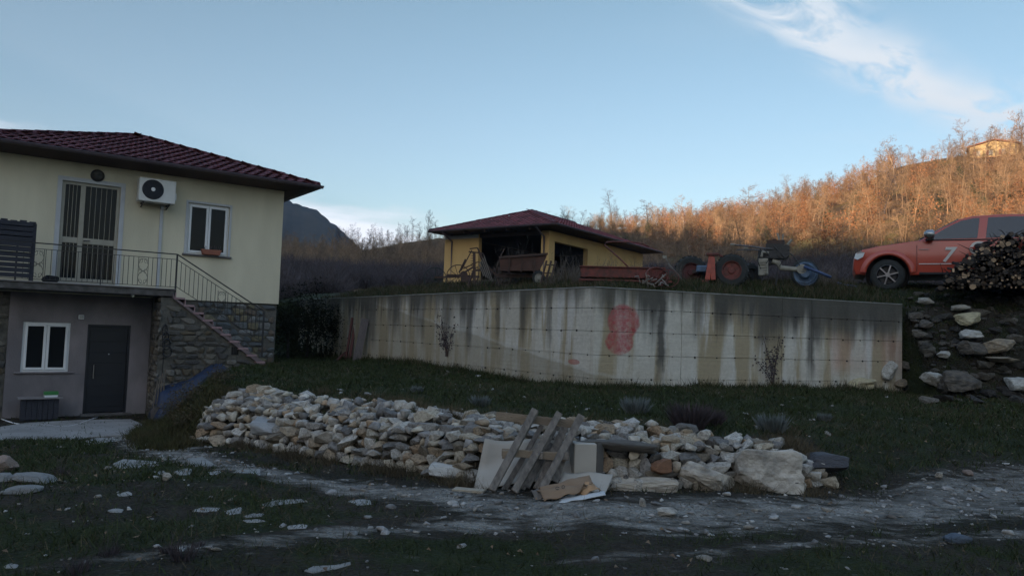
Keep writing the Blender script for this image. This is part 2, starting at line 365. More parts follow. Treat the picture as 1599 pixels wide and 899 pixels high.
# ------------------------------------------------------------------ ground sheet
def ground_mat():
    m = bpy.data.materials.new('earth'); m.use_nodes = True; nt = m.node_tree; N = nt.nodes; L = nt.links; b = N['Principled BSDF']
    b.inputs['Roughness'].default_value = .95; b.inputs['Specular IOR Level'].default_value = .15
    tc = N.new('ShaderNodeTexCoord')
    def noise(sc, d=6, st=None, r=.6):
        n = N.new('ShaderNodeTexNoise'); n.inputs['Scale'].default_value = sc; n.inputs['Detail'].default_value = d; n.inputs['Roughness'].default_value = r
        v = tc.outputs['Object']
        if st: mp = N.new('ShaderNodeMapping'); mp.inputs['Scale'].default_value = st; L.new(v, mp.inputs[0]); v = mp.outputs[0]
        L.new(v, n.inputs['Vector']); return n.outputs[0]
    def mr(v, a, b2, c=0, d=1):
        n = N.new('ShaderNodeMapRange'); n.inputs[1].default_value = a; n.inputs[2].default_value = b2; n.inputs[3].default_value = c; n.inputs[4].default_value = d; L.new(v, n.inputs[0]); return n.outputs[0]
    def mix(f, a, b2, bt='MIX'):
        n = N.new('ShaderNodeMix'); n.data_type = 'RGBA'; n.blend_type = bt
        if isinstance(f, float): n.inputs[0].default_value = f
        else: L.new(f, n.inputs[0])
        for i, v in ((6, a), (7, b2)):
            if isinstance(v, tuple): n.inputs[i].default_value = (*v, 1)
            else: L.new(v, n.inputs[i])
        return n.outputs[2]
    def add(a, b2):
        n = N.new('ShaderNodeMath'); n.operation = 'ADD'; L.new(a, n.inputs[0])
        if isinstance(b2, float): n.inputs[1].default_value = b2
        else: L.new(b2, n.inputs[1])
        return n.outputs[0]
    def attr(nm):
        n = N.new('ShaderNodeAttribute'); n.attribute_name = nm; return n.outputs['Fac']
    soil = mix(mr(noise(7), .35, .65), (.036, .029, .022), (.060, .049, .038))
    soil = mix(mr(noise(.7, 4), .35, .6), soil, (.028, .026, .019))
    green = mix(mr(noise(2.5), .35, .65), (.020, .027, .011), (.034, .042, .017))
    gsel = mr(add(attr('grass'), mr(noise(3.5, 7), .3, .7, -.35, .35)), .35, .75)
    c = mix(gsel, soil, green)
    stones = N.new('ShaderNodeTexVoronoi'); stones.inputs['Scale'].default_value = 26; L.new(tc.outputs['Object'], stones.inputs['Vector'])
    grav = mix(mr(noise(38, 4, None, .8), .35, .65), (.15, .138, .12), (.43, .41, .365))
    grav = mix(mr(stones.outputs['Color'], .55, .9), grav, (.34, .33, .31))
    grav = mix(mr(noise(1.6, 4), .4, .65), grav, (.13, .12, .105))
    tsel = mr(add(attr('track'), mr(noise(3.2, 9, (.6, 1.6, 1), .75), .30, .70, -.75, .55)), .25, .85)
    c = mix(tsel, c, grav)
    wood = mix(mr(noise(.35, 8), .35, .65), (.13, .075, .038), (.085, .060, .032))
    wood = mix(mr(noise(.045, 5), .52, .60), wood, (.17, .13, .045))
    c = mix(attr('wild'), c, wood)
    L.new(c, b.inputs['Base Color'])
    bp = N.new('ShaderNodeBump'); bp.inputs['Strength'].default_value = 1; bp.inputs['Distance'].default_value = .05
    L.new(add(noise(9, 8, None, .7), stones.outputs['Distance']), bp.inputs['Height']); L.new(bp.outputs[0], b.inputs['Normal'])
    return m
me = mesh_np('ground', np.stack([GX.ravel(), GY.ravel(), GZ.ravel()], -1), GF, ground_mat(), True)
for nm, arr in (('track', track(GX, GY)), ('grass', grassy(GX, GY)), ('wild', ss((np.hypot(GX, GY)-32)/12))):
    a = me.attributes.new(nm, 'FLOAT', 'POINT'); a.data.foreach_set('value', np.asarray(arr, np.float32).ravel())
link('ground', me, kind='structure')

# far mountain beyond the valley
az = np.linspace(-1.45, .12, 520); rr = np.array([520, 600, 700, 760, 860])
pk = np.interp(800+1150*np.tan(az), [-7000, -2500, -1000, -300, 200, 400, 445, 490, 515, 545, 580, 640, 800], [90, 120, 150, 150, 146, 131, 123, 115, 104, 88, 66, 40, 20])
V = []; fr = [-.1, .45, .93, 1, .6]
for i, a in enumerate(az):
    for r, f in zip(rr, fr):
        j = 3.0*float(fbm(a*40, r*.01, 5)) + 2.2*float(vnoise(a*160, r, 6))*(f > .9)+1.5*float(vnoise(a*500, r, 8))*(f > .9)
        V.append((math.sin(a)*r/math.cos(0), math.cos(a)*r, pk[i]*f*(700/740 if f < 1 else 1) + j))
F = [(i*5+k, (i+1)*5+k, (i+1)*5+k+1, i*5+k+1) for i in range(len(az)-1) for k in range(4)]
farm = mat('far_forest', (.030, .032, .028), (.095, .078, .058), scale=.03, detail=12, bump=.9, bscale=.15, rough=1, spec=0)
link('mountain', mesh_np('mountain', V, F, farm, True), kind='structure')

# ------------------------------------------------------------------ grass, leaves, pebbles (nobody could count them)
npr = np.random.RandomState(11)
def scatter(n, r0, r1, a0, a1, dens, p=1.0):
    """random places in a fan in front of the house yard, kept with probability dens"""
    r = r0*(r1/r0)**npr.rand(n) if p == 0 else r0+(r1-r0)*npr.rand(n)**p
    a = a0+(a1-a0)*npr.rand(n); X = r*np.sin(a); Y = r*np.cos(a); k = npr.rand(n) < dens(X, Y); return X[k], Y[k], r[k]
def not_in_wall(X, Y):
    rd, _ = sd(X, Y, RET); return ((rd < -.02) | (rd > .3) | (X > 8.9))
def blades(X, Y, R, per, hgt, wid, col, name, spread=.05, lean=.5, mtl=None, hv=.5):
    n = len(X); Z = H(X, Y)
    bx = np.repeat(X, per) + npr.randn(n*per)*spread; by = np.repeat(Y, per) + npr.randn(n*per)*spread; bz = np.repeat(Z, per)-.012
    r = np.repeat(R, per); h = hgt*(1+hv*npr.randn(n*per)).clip(.3, 2.2); w = wid*np.maximum(r/7, .8)
    th = npr.rand(n*per)*2*math.pi; lx = npr.randn(n*per)*lean*h; ly = npr.randn(n*per)*lean*h
    cx, cy = np.cos(th)*w/2, np.sin(th)*w/2
    P = np.stack([bx-cx, by-cy, bz, bx+cx, by+cy, bz, bx+lx, by+ly, bz+h], -1).reshape(-1, 3)
    return link(name, mesh_np(name, P, np.arange(len(P)).reshape(-1, 3), mtl), kind='stuff')
gm = mat('grass_green', (.024, .036, .012), (.040, .050, .018), scale=.8, bump=0, rough=.8, rv=.35, island=True, spec=.15)
gd = mat('grass_dry', (.11, .088, .055), (.06, .048, .030), scale=2, bump=0, rough=.9, rv=.3, island=True, spec=.15)
def g_all(X, Y): return np.where(not_in_wall(X, Y), grassy(X, Y), 0)*(.55+.9*np.clip(fbm(X*3, Y*3, 77, 2)+.3, 0, 1))
X, Y, R = scatter(62000, 4.6, 25, -.75, .72, g_all, .8)
blades(X, Y, R, 6, .055, .010, None, 'grass', mtl=gm, lean=.65)
X, Y, R = scatter(30000, 4.6, 24, -.72, .72, lambda X, Y: np.where(not_in_wall(X, Y), .12+.75*grassy(X, Y)*(fbm(X*.7, Y*.7, 31, 3) > .0), 0), .8)
blades(X, Y, R, 4, .05, .008, None, 'dry_grass', mtl=gd, lean=1.1, spread=.06)
# taller growth along the foot and the top of the concrete wall
def edge(X, Y):
    rd, _ = sd(X, Y, RET); n = np.clip(fbm(X*1.3, Y*1.3, 5, 3)+.45, 0, 1)
    return (((rd > -.32) & (rd < -.03)) | ((rd > .32) & (rd < 2.8)))*n*((X < 8.7))
X, Y, R = scatter(170000, 13, 27, -.45, .62, edge, 1)
blades(X, Y, R, 5, .095, .009, None, 'tall_grass', mtl=gm, spread=.07, lean=.45)
X, Y, R = scatter(60000, 13, 27, -.45, .62, edge, 1)
blades(X, Y, R, 4, .15, .006, None, 'tall_dry_grass', mtl=gd, spread=.06, lean=.4)
# tufts on the bank by the stair foot and on the rubble bank
def bk(X, Y):
    d, _ = sd(X, Y, LAWN); return ((X < -4.7) & (d > -.7) & (d < .7))*.6
X, Y, R = scatter(52000, 10, 20, -.5, -.3, bk, 1)
blades(X, Y, R, 5, .09, .008, None, 'bank_grass', mtl=mat('bank_grass', (.036, .045, .016), (.07, .055, .028), scale=1.5, bump=0, rv=.4, island=True, spec=.1), spread=.08, lean=.6)
X, Y, R = scatter(60000, 7, 13, -.45, .42, lambda X, Y: ((sd(X, Y, LAWN)[0] > -.25) & (sd(X, Y, LAWN)[0] < 1.5) & (X > -5) & (X < 3.7))*np.clip(fbm(X*2.1, Y*2.1, 15, 3)*2.2, 0, 1), 1)
blades(X, Y, R, 4, .10, .006, None, 'wall_weeds', mtl=gd, spread=.05, lean=.5)
# fallen leaves
X, Y, R = scatter(3000, 4.8, 22, -.7, .7, lambda X, Y: np.where(not_in_wall(X, Y), .25+.9*(fbm(X*.8, Y*.8, 61, 3) > .12), 0), .8)
n = len(X); Z = H(X, Y)+.015; th = npr.rand(n)*6.28; s = (.010+.020*npr.rand(n)); c, q = np.cos(th)*s, np.sin(th)*s; t1 = npr.rand(n)*.03
P = np.stack([X-c, Y-q, Z, X+q*.6, Y-c*.6, Z+t1, X+c, Y+q, Z+.01, X-q*.6, Y+c*.6, Z+t1*.5], -1).reshape(-1, 3)
link('fallen_leaves', mesh_np('fallen_leaves', P, np.arange(len(P)).reshape(-1, 4), mat('leaf_litter', (.13, .075, .042), (.17, .12, .075), bump=0, rv=.4, island=True)), kind='stuff')

# ------------------------------------------------------------------ rocks
def rock_mesh(seed, npts=22, sq=3.0, flat=1.0, rough=.0):
    r = random.Random(seed); bm = bmesh.new()
    for i in range(npts):
        v = Vector((r.gauss(0, 1), r.gauss(0, 1), r.gauss(0, 1))).normalized()
        k = (abs(v.x)**sq+abs(v.y)**sq+abs(v.z)**sq)**(-1/sq); k *= r.uniform(.86, 1.0)
        bm.verts.new(v*k*.5)
    g = bmesh.ops.convex_hull(bm, input=bm.verts[:]); bmesh.ops.delete(bm, geom=[e for e in g['geom_interior'] if isinstance(e, bmesh.types.BMVert)], context='VERTS')
    bmesh.ops.dissolve_limit(bm, angle_limit=.17, verts=bm.verts[:], edges=bm.edges[:])
    bmesh.ops.bevel(bm, geom=bm.edges[:], offset=.012, segments=1, affect='EDGES', clamp_overlap=True)
    bmesh.ops.triangulate(bm, faces=bm.faces[:])
    xs = [v.co for v in bm.verts]; mn = Vector([min(c[i] for c in xs) for i in range(3)]); mx = Vector([max(c[i] for c in xs) for i in range(3)])
    for v in bm.verts: v.co = Vector([(v.co[i]-(mn[i]+mx[i])/2)/(mx[i]-mn[i]) for i in range(3)])
    me = bpy.data.meshes.new('rock'); bm.to_mesh(me); bm.free(); return me
def boulder_mesh(seed, sq=4.0, sub=4, amp=.07, cuts=9):
    r = random.Random(seed); bm = bmesh.new(); bmesh.ops.create_icosphere(bm, subdivisions=sub, radius=1)
    pl = [(Vector((r.gauss(0, 1), r.gauss(0, 1), r.gauss(0, 1))).normalized(), r.uniform(.62, .9)) for _ in range(cuts)]
    o = Vector((seed*3.1, seed*1.7, 0))
    for v in bm.verts:
        d = v.co.normalized(); k = (abs(d.x)**sq+abs(d.y)**sq+abs(d.z)**sq)**(-1/sq)
        p = d*k
        for n_, q in pl:
            t = p.dot(n_)
            if t > q: p = p - n_*(t-q)*.9
        p = p*(1+amp*mnoise.fractal(p*1.6+o, 1, 2, 5)) + d*.03*mnoise.noise(p*6+o)
        v.co = p*.5
    me = bpy.data.meshes.new('boulder'); bm.to_mesh(me); bm.free(); me.polygons.foreach_set('use_smooth', [False]*len(me.polygons)); return me
ROCKS = [rock_mesh(i, npts=rnd.choice([10, 13, 17, 22]), sq=rnd.uniform(2.4, 5)) for i in range(26)]
STONE_COLS = [tuple(v*k for v, k in zip(c_, (1.08, 1.06, 1.03))) for c_ in [(.40, .37, .32), (.30, .285, .26), (.47, .45, .41), (.36, .30, .225), (.27, .26, .25), (.43, .38, .30), (.33, .31, .285), (.50, .48, .44), (.30, .235, .165), (.38, .355, .315), (.22, .21, .20), (.41, .37, .30), (.34, .25, .17), (.45, .43, .40), (.16, .155, .15), (.19, .165, .13)]]
m_stone = stone_mat('limestone', STONE_COLS, scale=7, dark=.38)
for r_ in ROCKS: r_.materials.append(m_stone)
def rock_arrays(me):
    v = np.empty(len(me.vertices)*3, np.float32); me.vertices.foreach_get('co', v); f = np.array([tuple(p.vertices) for p in me.polygons], np.int32); return v.reshape(-1, 3), f
RARR = [rock_arrays(r_) for r_ in ROCKS]
def join_rocks(items, name, m, parent=None, **kw):
    """items: (k, loc, euler, scale)"""
    from mathutils import Euler
    Vs = []; Fs = []; o = 0
    for k, loc, eu, sc in items:
        v, f = RARR[k]; R = np.array(Euler(eu).to_matrix()); Vs.append((v*np.array(sc))@R.T + np.array(loc)); Fs.append(f+o); o += len(v)
    me = mesh_np(name, np.concatenate(Vs), np.concatenate(Fs), m); return link(name, me, parent, **kw)

# pebbles and chips on the tracks
items = []
X, Y, R = scatter(19000, 4.8, 19, -.7, .72, lambda X, Y: np.clip(track(X, Y)*1.1, np.where(Y < 7.6, .09, .035), 1)*not_in_wall(X, Y), .7)
Z = H(X, Y)
for x, y, z in zip(X, Y, Z):
    s = rnd.choice([.015, .015, .02, .02, .025, .025, .03, .04, .045, .07] if rnd.random() < .8 else [.018]); s *= rnd.uniform(.7, 1.3)
    items.append((rnd.randrange(26), (x, y, z+s*.12), (rnd.uniform(-.3, .3), rnd.uniform(-.3, .3), rnd.uniform(0, 6)), (s*rnd.uniform(.8, 1.7), s*rnd.uniform(.7, 1.2), s*.55)))
join_rocks(items, 'gravel', stone_mat('track_chips', [(.22, .215, .205), (.30, .29, .28), (.16, .155, .15), (.38, .37, .35), (.24, .22, .19)], scale=20, bump=.1), kind='stuff')

# ------------------------------------------------------------------ dry stone wall
DW = [(-5.05, 12.0)] + LAWN[4:12]
wall_t = thing('dry_stone_wall', 'low tumbledown dry stone wall of pale limestone edging the lawn', 'stone wall', (-.4, 8.0, .0))
WL = Vector(wall_t.location)
dwl = [math.dist(p, q) for p, q in zip(DW[:-1], DW[1:])]; DWL = sum(dwl)
def dw_at(s):
    for (p, q), l in zip(zip(DW[:-1], DW[1:]), dwl):
        if s <= l: 
            t = Vector(((q[0]-p[0])/l, (q[1]-p[1])/l)); return Vector((p[0]+t.x*s, p[1]+t.y*s)), t
        s -= l
    t = Vector(((q[0]-p[0])/l, (q[1]-p[1])/l)); return Vector(q)+t*s, t
dips = [(.6, .80), (1.2, .88), (1.9, .88), (2.9, .55), (3.6, .75), (5, .92), (7, .86), (8.4, .78), (9.4, .55), (10.8, .40), (11.6, .2)]
BIG = [(6.75, 8.35), (8.25, 11.6)]
face = []
q = 0.0
lev = 0
while q < 1.0:
    h0 = rnd.uniform(.10, .135)*(1.0 if q < .55 else .85)
    s = rnd.uniform(0, .15)
    while s < DWL-.45:
        p, t = dw_at(s); top = np.interp(s, [a for a, b in dips], [b for a, b in dips])
        w = h0*rnd.choice([.8, 1.0, 1.15, 1.35, 1.6, 2.1])
        hgt = h0*rnd.uniform(.72, 1.2)
        if rnd.random() < .05: w *= 1.5; hgt *= 1.35
        c = s+w/2; p, t = dw_at(c); nrm = Vector((t.y, -t.x))        # toward the yard
        
        lim = 1.0
        if q <= lim*top:
            off = .02+.20*min(q/.62, 1)+ .52*max(q-.62, 0)/.38
            off += rnd.uniform(-.05, .05)
            pos = p - nrm*(off+.05)
            zb = hz(*(p+nrm*.12)); zt = hz(*(p-nrm*.95))+.07
            hh = (zt-zb)
            z = zb+.06 + q*hh*1.02 if q < .62 else None
            if z is None: z = max(hz(pos.x, pos.y)+.03, zb+.06+q*hh*.98)
            if q > .5: z += rnd.uniform(-.03, .04)
            if not (8.55 < c < 11.4 and q < .62 and 0):
                face.append(((pos.x, pos.y, z), (rnd.uniform(-.28, .28), rnd.uniform(-.3, .3), math.atan2(t.y, t.x)+rnd.uniform(-.35, .35)), (w*1.10, max(.16, w*rnd.uniform(.7, 1.1)), hgt*1.12), c, q))
        s += w*.94
    q += h0*.98/.78; lev += 1
# rubble heaped on the top and behind it
for i in range(620):
    s = rnd.uniform(.1, DWL-.6); p, t = dw_at(s); nrm = Vector((t.y, -t.x)); off = rnd.uniform(.38, 1.15)
    top = np.interp(s, [a for a, b in dips], [b for a, b in dips])
    if off > .3+.85*top: continue
    pos = p-nrm*off; z = hz(pos.x, pos.y)+rnd.uniform(.02, .09)*(1 if off < .9 else .4); w = rnd.choice([.07, .09, .11, .14, .17])
    face.append(((pos.x, pos.y, z), (rnd.uniform(-.5, .5), rnd.uniform(-.5, .5), rnd.uniform(0, 6)), (w*1.4, w*1.1, w*.75), s, 1.2))
# high mound at the bend
for i in range(70):
    s = rnd.uniform(.3, 2.1); p, t = dw_at(s); nrm = Vector((t.y, -t.x)); off = rnd.uniform(.3, .85); pos = p-nrm*off
    w = rnd.uniform(.12, .22); face.append(((pos.x, pos.y, hz(pos.x, pos.y)+rnd.uniform(.0, .16)), (rnd.uniform(-.3, .3), rnd.uniform(-.3, .3), rnd.uniform(0, 6)), (w*1.5, w*1.1, w*.7), s, 1))
def boulder_zone(x, y):   # room kept for the big rocks at the wall's end
    return False
KEEP_OUT = [(atz(1098, 745, .2), .24), (atz(1190, 735, .25), .34)]
face = [f for f in face if not any(math.hypot(f[0][0]-b.x, f[0][1]-b.y) < r for b, r in KEEP_OUT)]
face = [f for f in face if not (748 < 800+1150*f[0][0]/f[0][1] < 948 and f[0][1]-f[2][1]*.5 < 7.80 and f[0][2] < .42)]
def vis(f): 
    return f[2][0]*f[2][2]/math.hypot(f[0][0], f[0][1])**2*(1 if f[4] < 1.1 else .55)
face.sort(key=vis, reverse=True)
rest = []
for i, (loc, eu, sc, s, q) in enumerate(face):
    k = rnd.randrange(26)
    l = Vector(loc)-WL
    if i < 296: link('stone', ROCKS[k], wall_t, l, eu, sc)
    else: rest.append((k, tuple(l), eu, sc))
join_rocks(rest, 'rubble_fill', m_stone, wall_t, kind='stuff')

# the large rocks at its right end
m_bould = stone_mat('boulder_stone', [(.46, .41, .34), (.42, .37, .30), (.48, .44, .38)], scale=2.2, bump=.6, dark=.35)
m_slate = mat('dark_slate', (.040, .040, .046), (.065, .062, .066), scale=4, bump=.5, bscale=14, rough=.7)
m_rust = mat('russet_stone', (.23, .115, .062), (.16, .085, .05), scale=5, bump=.4, bscale=18)
def place(name, me, px, py, Y, dims, rot, label, cat, m, sink=.12, group=None):
    me = me.copy(); me.materials.clear(); me.materials.append(m); p = at(px, py, Y)
    o = link(name, me, None, (p.x, p.y, p.z), rot, dims); tagt(o, label, cat, group); return o
def on_ground(name, me, px, py, dims, rot, label, cat, m, up=.35, group=None):
    me = me.copy(); me.materials.clear(); me.materials.append(m); g = ground(px, py)
    o = link(name, me, None, (g.x, g.y, g.z+dims[2]*up-.0), rot, dims); return tagt(o, label, cat, group)
place('boulder', boulder_mesh(3, 5, amp=.10), 1194, 737, 7.95, (.72, .55, .50), (0, .03, .12), 'large squarish cracked cream boulder closing the right end of the dry stone wall', 'boulder', m_bould)
place('boulder', boulder_mesh(8, 3.2, amp=.12), 1100, 748, 7.85, (.60, .45, .37), (0, .16, 0), 'rounded pale boulder low in the wall, just left of the squarish cream boulder', 'boulder', m_bould)
place('boulder', boulder_mesh(13, 3.0, amp=.06), 1290, 722, 8.3, (.62, .4, .22), (0, -.03, .1), 'flat dark slate grey boulder jutting out past the end of the stone wall', 'boulder', m_slate)
place('boulder', boulder_mesh(17, 5, amp=.05), 1000, 757, 7.72, (.82, .3, .20), (0, 0, .0), 'long low block of pale stone at the foot of the wall right of the cardboard', 'boulder', m_bould)
place('driftwood_log', boulder_mesh(21, 7, amp=.16, cuts=14), 962, 694, 7.75, (.78, .22, .125), (0, .05, .02), 'weathered grey split log lying on the stone wall beside the brown box', 'log', mat('grey_wood', (.20, .18, .155), (.10, .09, .078), scale=5, stretch=(1, 9, 9), bump=.9, bscale=12))
place('boulder', boulder_mesh(25, 6, amp=.03, sub=3), 1030, 729, 7.72, (.24, .2, .19), (0, .05, .1), 'russet square stone in the wall face below the grey log', 'boulder', m_rust)
place('boulder', boulder_mesh(31, 6, amp=.05, sub=3), 715, 735, 7.9, (.62, .22, .15), (0, .05, -.1), 'long whitish stone low in the wall left of the cardboard sheet', 'boulder', mat('white_rock', (.52, .51, .48), (.38, .37, .34), bump=.5, bscale=15))
place('boulder', boulder_mesh(35, 4, amp=.08, sub=3), 425, 668, 10.85, (.95, .5, .20), (.18, .08, -.6), 'big bluish grey slab of stone set in the dip of the stone wall', 'boulder', mat('blue_grey_rock', (.33, .33, .32), (.20, .20, .20), scale=4, bump=.6, bscale=15))

# ------------------------------------------------------------------ concrete retaining wall
def concrete():
    m = bpy.data.materials.new('stained_concrete'); m.use_nodes = True; nt = m.node_tree; N = nt.nodes; L = nt.links; b = N['Principled BSDF']
    b.inputs['Roughness'].default_value = .9; b.inputs['Specular IOR Level'].default_value = .2
    uv = N.new('ShaderNodeUVMap'); sp = N.new('ShaderNodeSeparateXYZ'); L.new(uv.outputs[0], sp.inputs[0]); s, z = sp.outputs[0], sp.outputs[1]
    def ma(op, a, b2=None, c=None, cl=False):
        n = N.new('ShaderNodeMath'); n.operation = op; n.use_clamp = cl
        for i, v in enumerate((a, b2, c)):
            if v is None: continue
            if isinstance(v, (int, float)): n.inputs[i].default_value = v
            else: L.new(v, n.inputs[i])
        return n.outputs[0]
    def noise(sx, sz, d=5, r=.55, off=0):
        mp = N.new('ShaderNodeMapping'); mp.inputs['Scale'].default_value = (sx, sz, 1); mp.inputs['Location'].default_value = (off, off, 0); L.new(uv.outputs[0], mp.inputs[0])
        n = N.new('ShaderNodeTexNoise'); n.inputs['Scale'].default_value = 1; n.inputs['Detail'].default_value = d; n.inputs['Roughness'].default_value = r; L.new(mp.outputs[0], n.inputs['Vector']); return n.outputs[0]
    def mr(v, a, b2, c=0., d=1.):
        n = N.new('ShaderNodeMapRange'); n.inputs[1].default_value = a; n.inputs[2].default_value = b2; n.inputs[3].default_value = c; n.inputs[4].default_value = d; L.new(v, n.inputs[0]); return n.outputs[0]
    def mix(f, a, b2, bt='MIX'):
        n = N.new('ShaderNodeMix'); n.data_type = 'RGBA'; n.blend_type = bt; L.new(f, n.inputs[0])
        for i, v in ((6, a), (7, b2)):
            if isinstance(v, tuple): n.inputs[i].default_value = (*v, 1)
            else: L.new(v, n.inputs[i])
        return n.outputs[2]
    c = mix(mr(noise(.9, .9), .35, .65), (.64, .62, .55), (.53, .50, .43))
    c = mix(mr(noise(2.2, .25, 4, .5, 3), .47, .57, 0, .8), c, (.34, .27, .15))       # ochre runs
    c = mix(mr(noise(2.6, .30, 5, .6, 9), .56, .64, 0, .8), c, (.64, .63, .60))       # pale lime runs
    # the old backfill line
    ln = ma('ADD', 1.15, ma('MULTIPLY', ma('ADD', s, 1.9), -.145)); ln2 = ma('ADD', ln, ma('MULTIPLY', ma('SUBTRACT', noise(.6, .1), .5), .18))
    below = mr(ma('SUBTRACT', ln2, z), -.012, .03)
    c = mix(ma('MULTIPLY', below, .55), c, (.27, .24, .17))
    edge_ = ma('MULTIPLY', mr(ma('ABSOLUTE', ma('SUBTRACT', ln2, ma('SUBTRACT', z, .02))), .05, .0), .4); c = mix(edge_, c, (.5, .49, .45))
    # dark algae running down from the top, heavier toward both ends and the corner
    run = noise(1.35, .10, 7, .62, 17); run2 = noise(4.6, .16, 4, .6, 29)
    hgt = mr(z, 1.2, 2.43)
    a1 = ma('ADD', ma('MULTIPLY', run, 1.0), ma('MULTIPLY', run2, .5))
    thr = ma('SUBTRACT', a1, ma('SUBTRACT', .88, ma('MULTIPLY', hgt, .26)))
    endd = ma('MULTIPLY', ma('MULTIPLY', mr(s, 1.5, 5.5), mr(z, 1.3, 2.1)), .24); thr = ma('ADD', thr, endd)
    thr = ma('ADD', thr, ma('MULTIPLY', mr(s, -5.5, -11.5), .10))
    fade = ma('POWER', mr(ma('ADD', z, ma('MULTIPLY', ma('SUBTRACT', run2, .5), 1.1)), .70, 2.10), 1.1)
    c = mix(ma('MULTIPLY', mr(thr, .0, .20, 0, 1.0), ma('MULTIPLY', fade, .93)), c, (.062, .060, .054))
    wob = ma('MULTIPLY', ma('SUBTRACT', noise(1.5, 2.2, 5, .65, 33), .5), .20)
    for s0_, w_s, zb_s, am in [(1.40, .10, .7, .9), (2.93, .30, 1.95, .65), (2.2, .12, 1.7, .6), (3.84, .34, 1.5, .8), (4.48, .15, 1.9, .6), (4.93, .12, .8, .8), (5.8, .13, 1.6, .7), (6.58, .15, 1.65, .7), (7.1, .10, 1.2, .6),
                               (-1.33, .10, 1.4, .55), (-2.2, .14, 1.5, .65), (-3.13, .11, 1.4, .6), (-4.3, .16, 1.2, .75), (-5.3, .22, 1.4, .7), (.25, .17, 1.9, .7), (-6.6, .2, 1.3, .6), (-8.0, .28, 1.5, .7), (-9.6, .35, 1.1, .7)]:
        dd = ma('ABSOLUTE', ma('SUBTRACT', ma('ADD', s, wob), s0_)); zz_ = ma('ADD', z, ma('MULTIPLY', ma('SUBTRACT', run2, .5), 1.2))
        c = mix(ma('MULTIPLY', ma('MULTIPLY', mr(dd, w_s*1.15, w_s*.45), mr(zz_, zb_s-.22, zb_s+.30)), am), c, (.060, .058, .054))
    topb = mr(ma('ADD', z, ma('MULTIPLY', ma('SUBTRACT', noise(2.2, .5, 6, .65, 41), .5), .9)), 2.10, 2.50, 0, .8)
    c = mix(topb, c, (.085, .085, .072))
    # warm pinkish tint at the right
    pk = ma('MULTIPLY', ma('MULTIPLY', mr(s, 4.6, 5.6), mr(z, 1.85, 1.55)), ma('MULTIPLY', mr(z, .85, 1.1), mr(noise(1.6, .3, 4, .5, 51), .38, .55)))
    c = mix(ma('MULTIPLY', pk, .6), c, (.52, .30, .22))
    # red paint: two blots
    def blot(cs, cz, rs, rz, k):
        d = ma('SQRT', ma('ADD', ma('POWER', ma('DIVIDE', ma('SUBTRACT', s, cs), rs), 2), ma('POWER', ma('DIVIDE', ma('SUBTRACT', z, cz), rz), 2)))
        d = ma('ADD', d, ma('MULTIPLY', ma('SUBTRACT', noise(5, 5, 6, .7, k), .5), .42)); return mr(d, 1.04, .90)
    red = ma('MAXIMUM', blot(.60, 1.83, .33, .34, 61), blot(.52, 1.46, .30, .25, 67))
    worn = mr(noise(9, 9, 6, .75, 71), .34, .62, .30, .97)
    c = mix(ma('MULTIPLY', red, worn), c, mix(mr(noise(3, 3, 4, .5, 75), .4, .6), (.38, .035, .045), (.46, .10, .11)))
    c = mix(ma('MULTIPLY', blot(-.54, 1.05, .17, .055, 81), .7), c, (.40, .12, .10))
    # fine dirt
    c = mix(mr(noise(14, 14, 6, .7, 91), .30, .70, .0, .30), c, (.14, .13, .11), 'MIX')
    L.new(c, b.inputs['Base Color'])
    bp = N.new('ShaderNodeBump'); bp.inputs['Strength'].default_value = .5; bp.inputs['Distance'].default_value = .02
    L.new(ma('ADD', noise(12, 12, 6, .7), ma('MULTIPLY', noise(.8, 22, 3), .6)), bp.inputs['Height']); L.new(bp.outputs[0], b.inputs['Normal'])
    return m
m_conc = concrete()
cw = thing('retaining_wall', 'long streaked concrete retaining wall with a red painted blot behind the lawn', 'retaining wall', (WB[0], WB[1], .5))
TOP = 2.435
lifts = [(.15, .77), (.77, 1.205), (1.205, 1.64), (1.64, 2.065), (2.065, TOP)]
def along(p, q): d = Vector((q[0]-p[0], q[1]-p[1])); return d.length, d.normalized()
lBA, tBA = along(WB, WA); lBC, tBC = along(WC, WB); lCD, tCD = along(WD, WC)
def wpt(s):
    if s >= 0: return Vector(WB)+tBA*s, tBA
    if s >= -lBC: return Vector(WB)+tBC*s, tBC
    return Vector(WC)+tCD*(s+lBC), tCD
def strip(s0, s1, z0, z1, n0, n1, wob=0):
    """a piece of wall face from s0 to s1; n = depth behind the face"""
    a, t = wpt(s0+1e-4); b_, _ = wpt(s1-1e-4); nb = Vector((-t.y, t.x)); o = Vector((WB[0], WB[1], .5)); vs = []
    for z in (z0, z1):
        for n_ in (n0, n1):
            for p in (a, b_): vs.append(Vector((p.x+nb.x*n_, p.y+nb.y*n_, z))-o)
    return vs, [(0, 1, 3, 2), (4, 6, 7, 5), (0, 4, 5, 1), (2, 3, 7, 6), (0, 2, 6, 4), (1, 5, 7, 3)]
def wall_piece(name, s0, s1, z0, z1, n0, n1, bev=0, m=None):
    vs, fs = strip(s0, s1, z0, z1, n0, n1); me = bpy.data.meshes.new(name); me.from_pydata(vs, [], fs)
    bm = bmesh.new(); bm.from_mesh(me); bmesh.ops.recalc_face_normals(bm, faces=bm.faces)
    if bev: bmesh.ops.bevel(bm, geom=bm.edges[:], offset=bev, segments=1, affect='EDGES')
    uvl = bm.loops.layers.uv.new('UVMap'); o = Vector((WB[0], WB[1], .5)); p0, t = wpt(s0+1e-4)
    for f in bm.faces:
        for l in f.loops:
            w = l.vert.co+o; l[uvl].uv = (s0+(Vector((w.x, w.y))-p0).dot(t), w.z)
    bm.to_mesh(me); bm.free(); me.materials.append(m or m_conc); return link(name, me, cw)
sL = -lBC-lCD
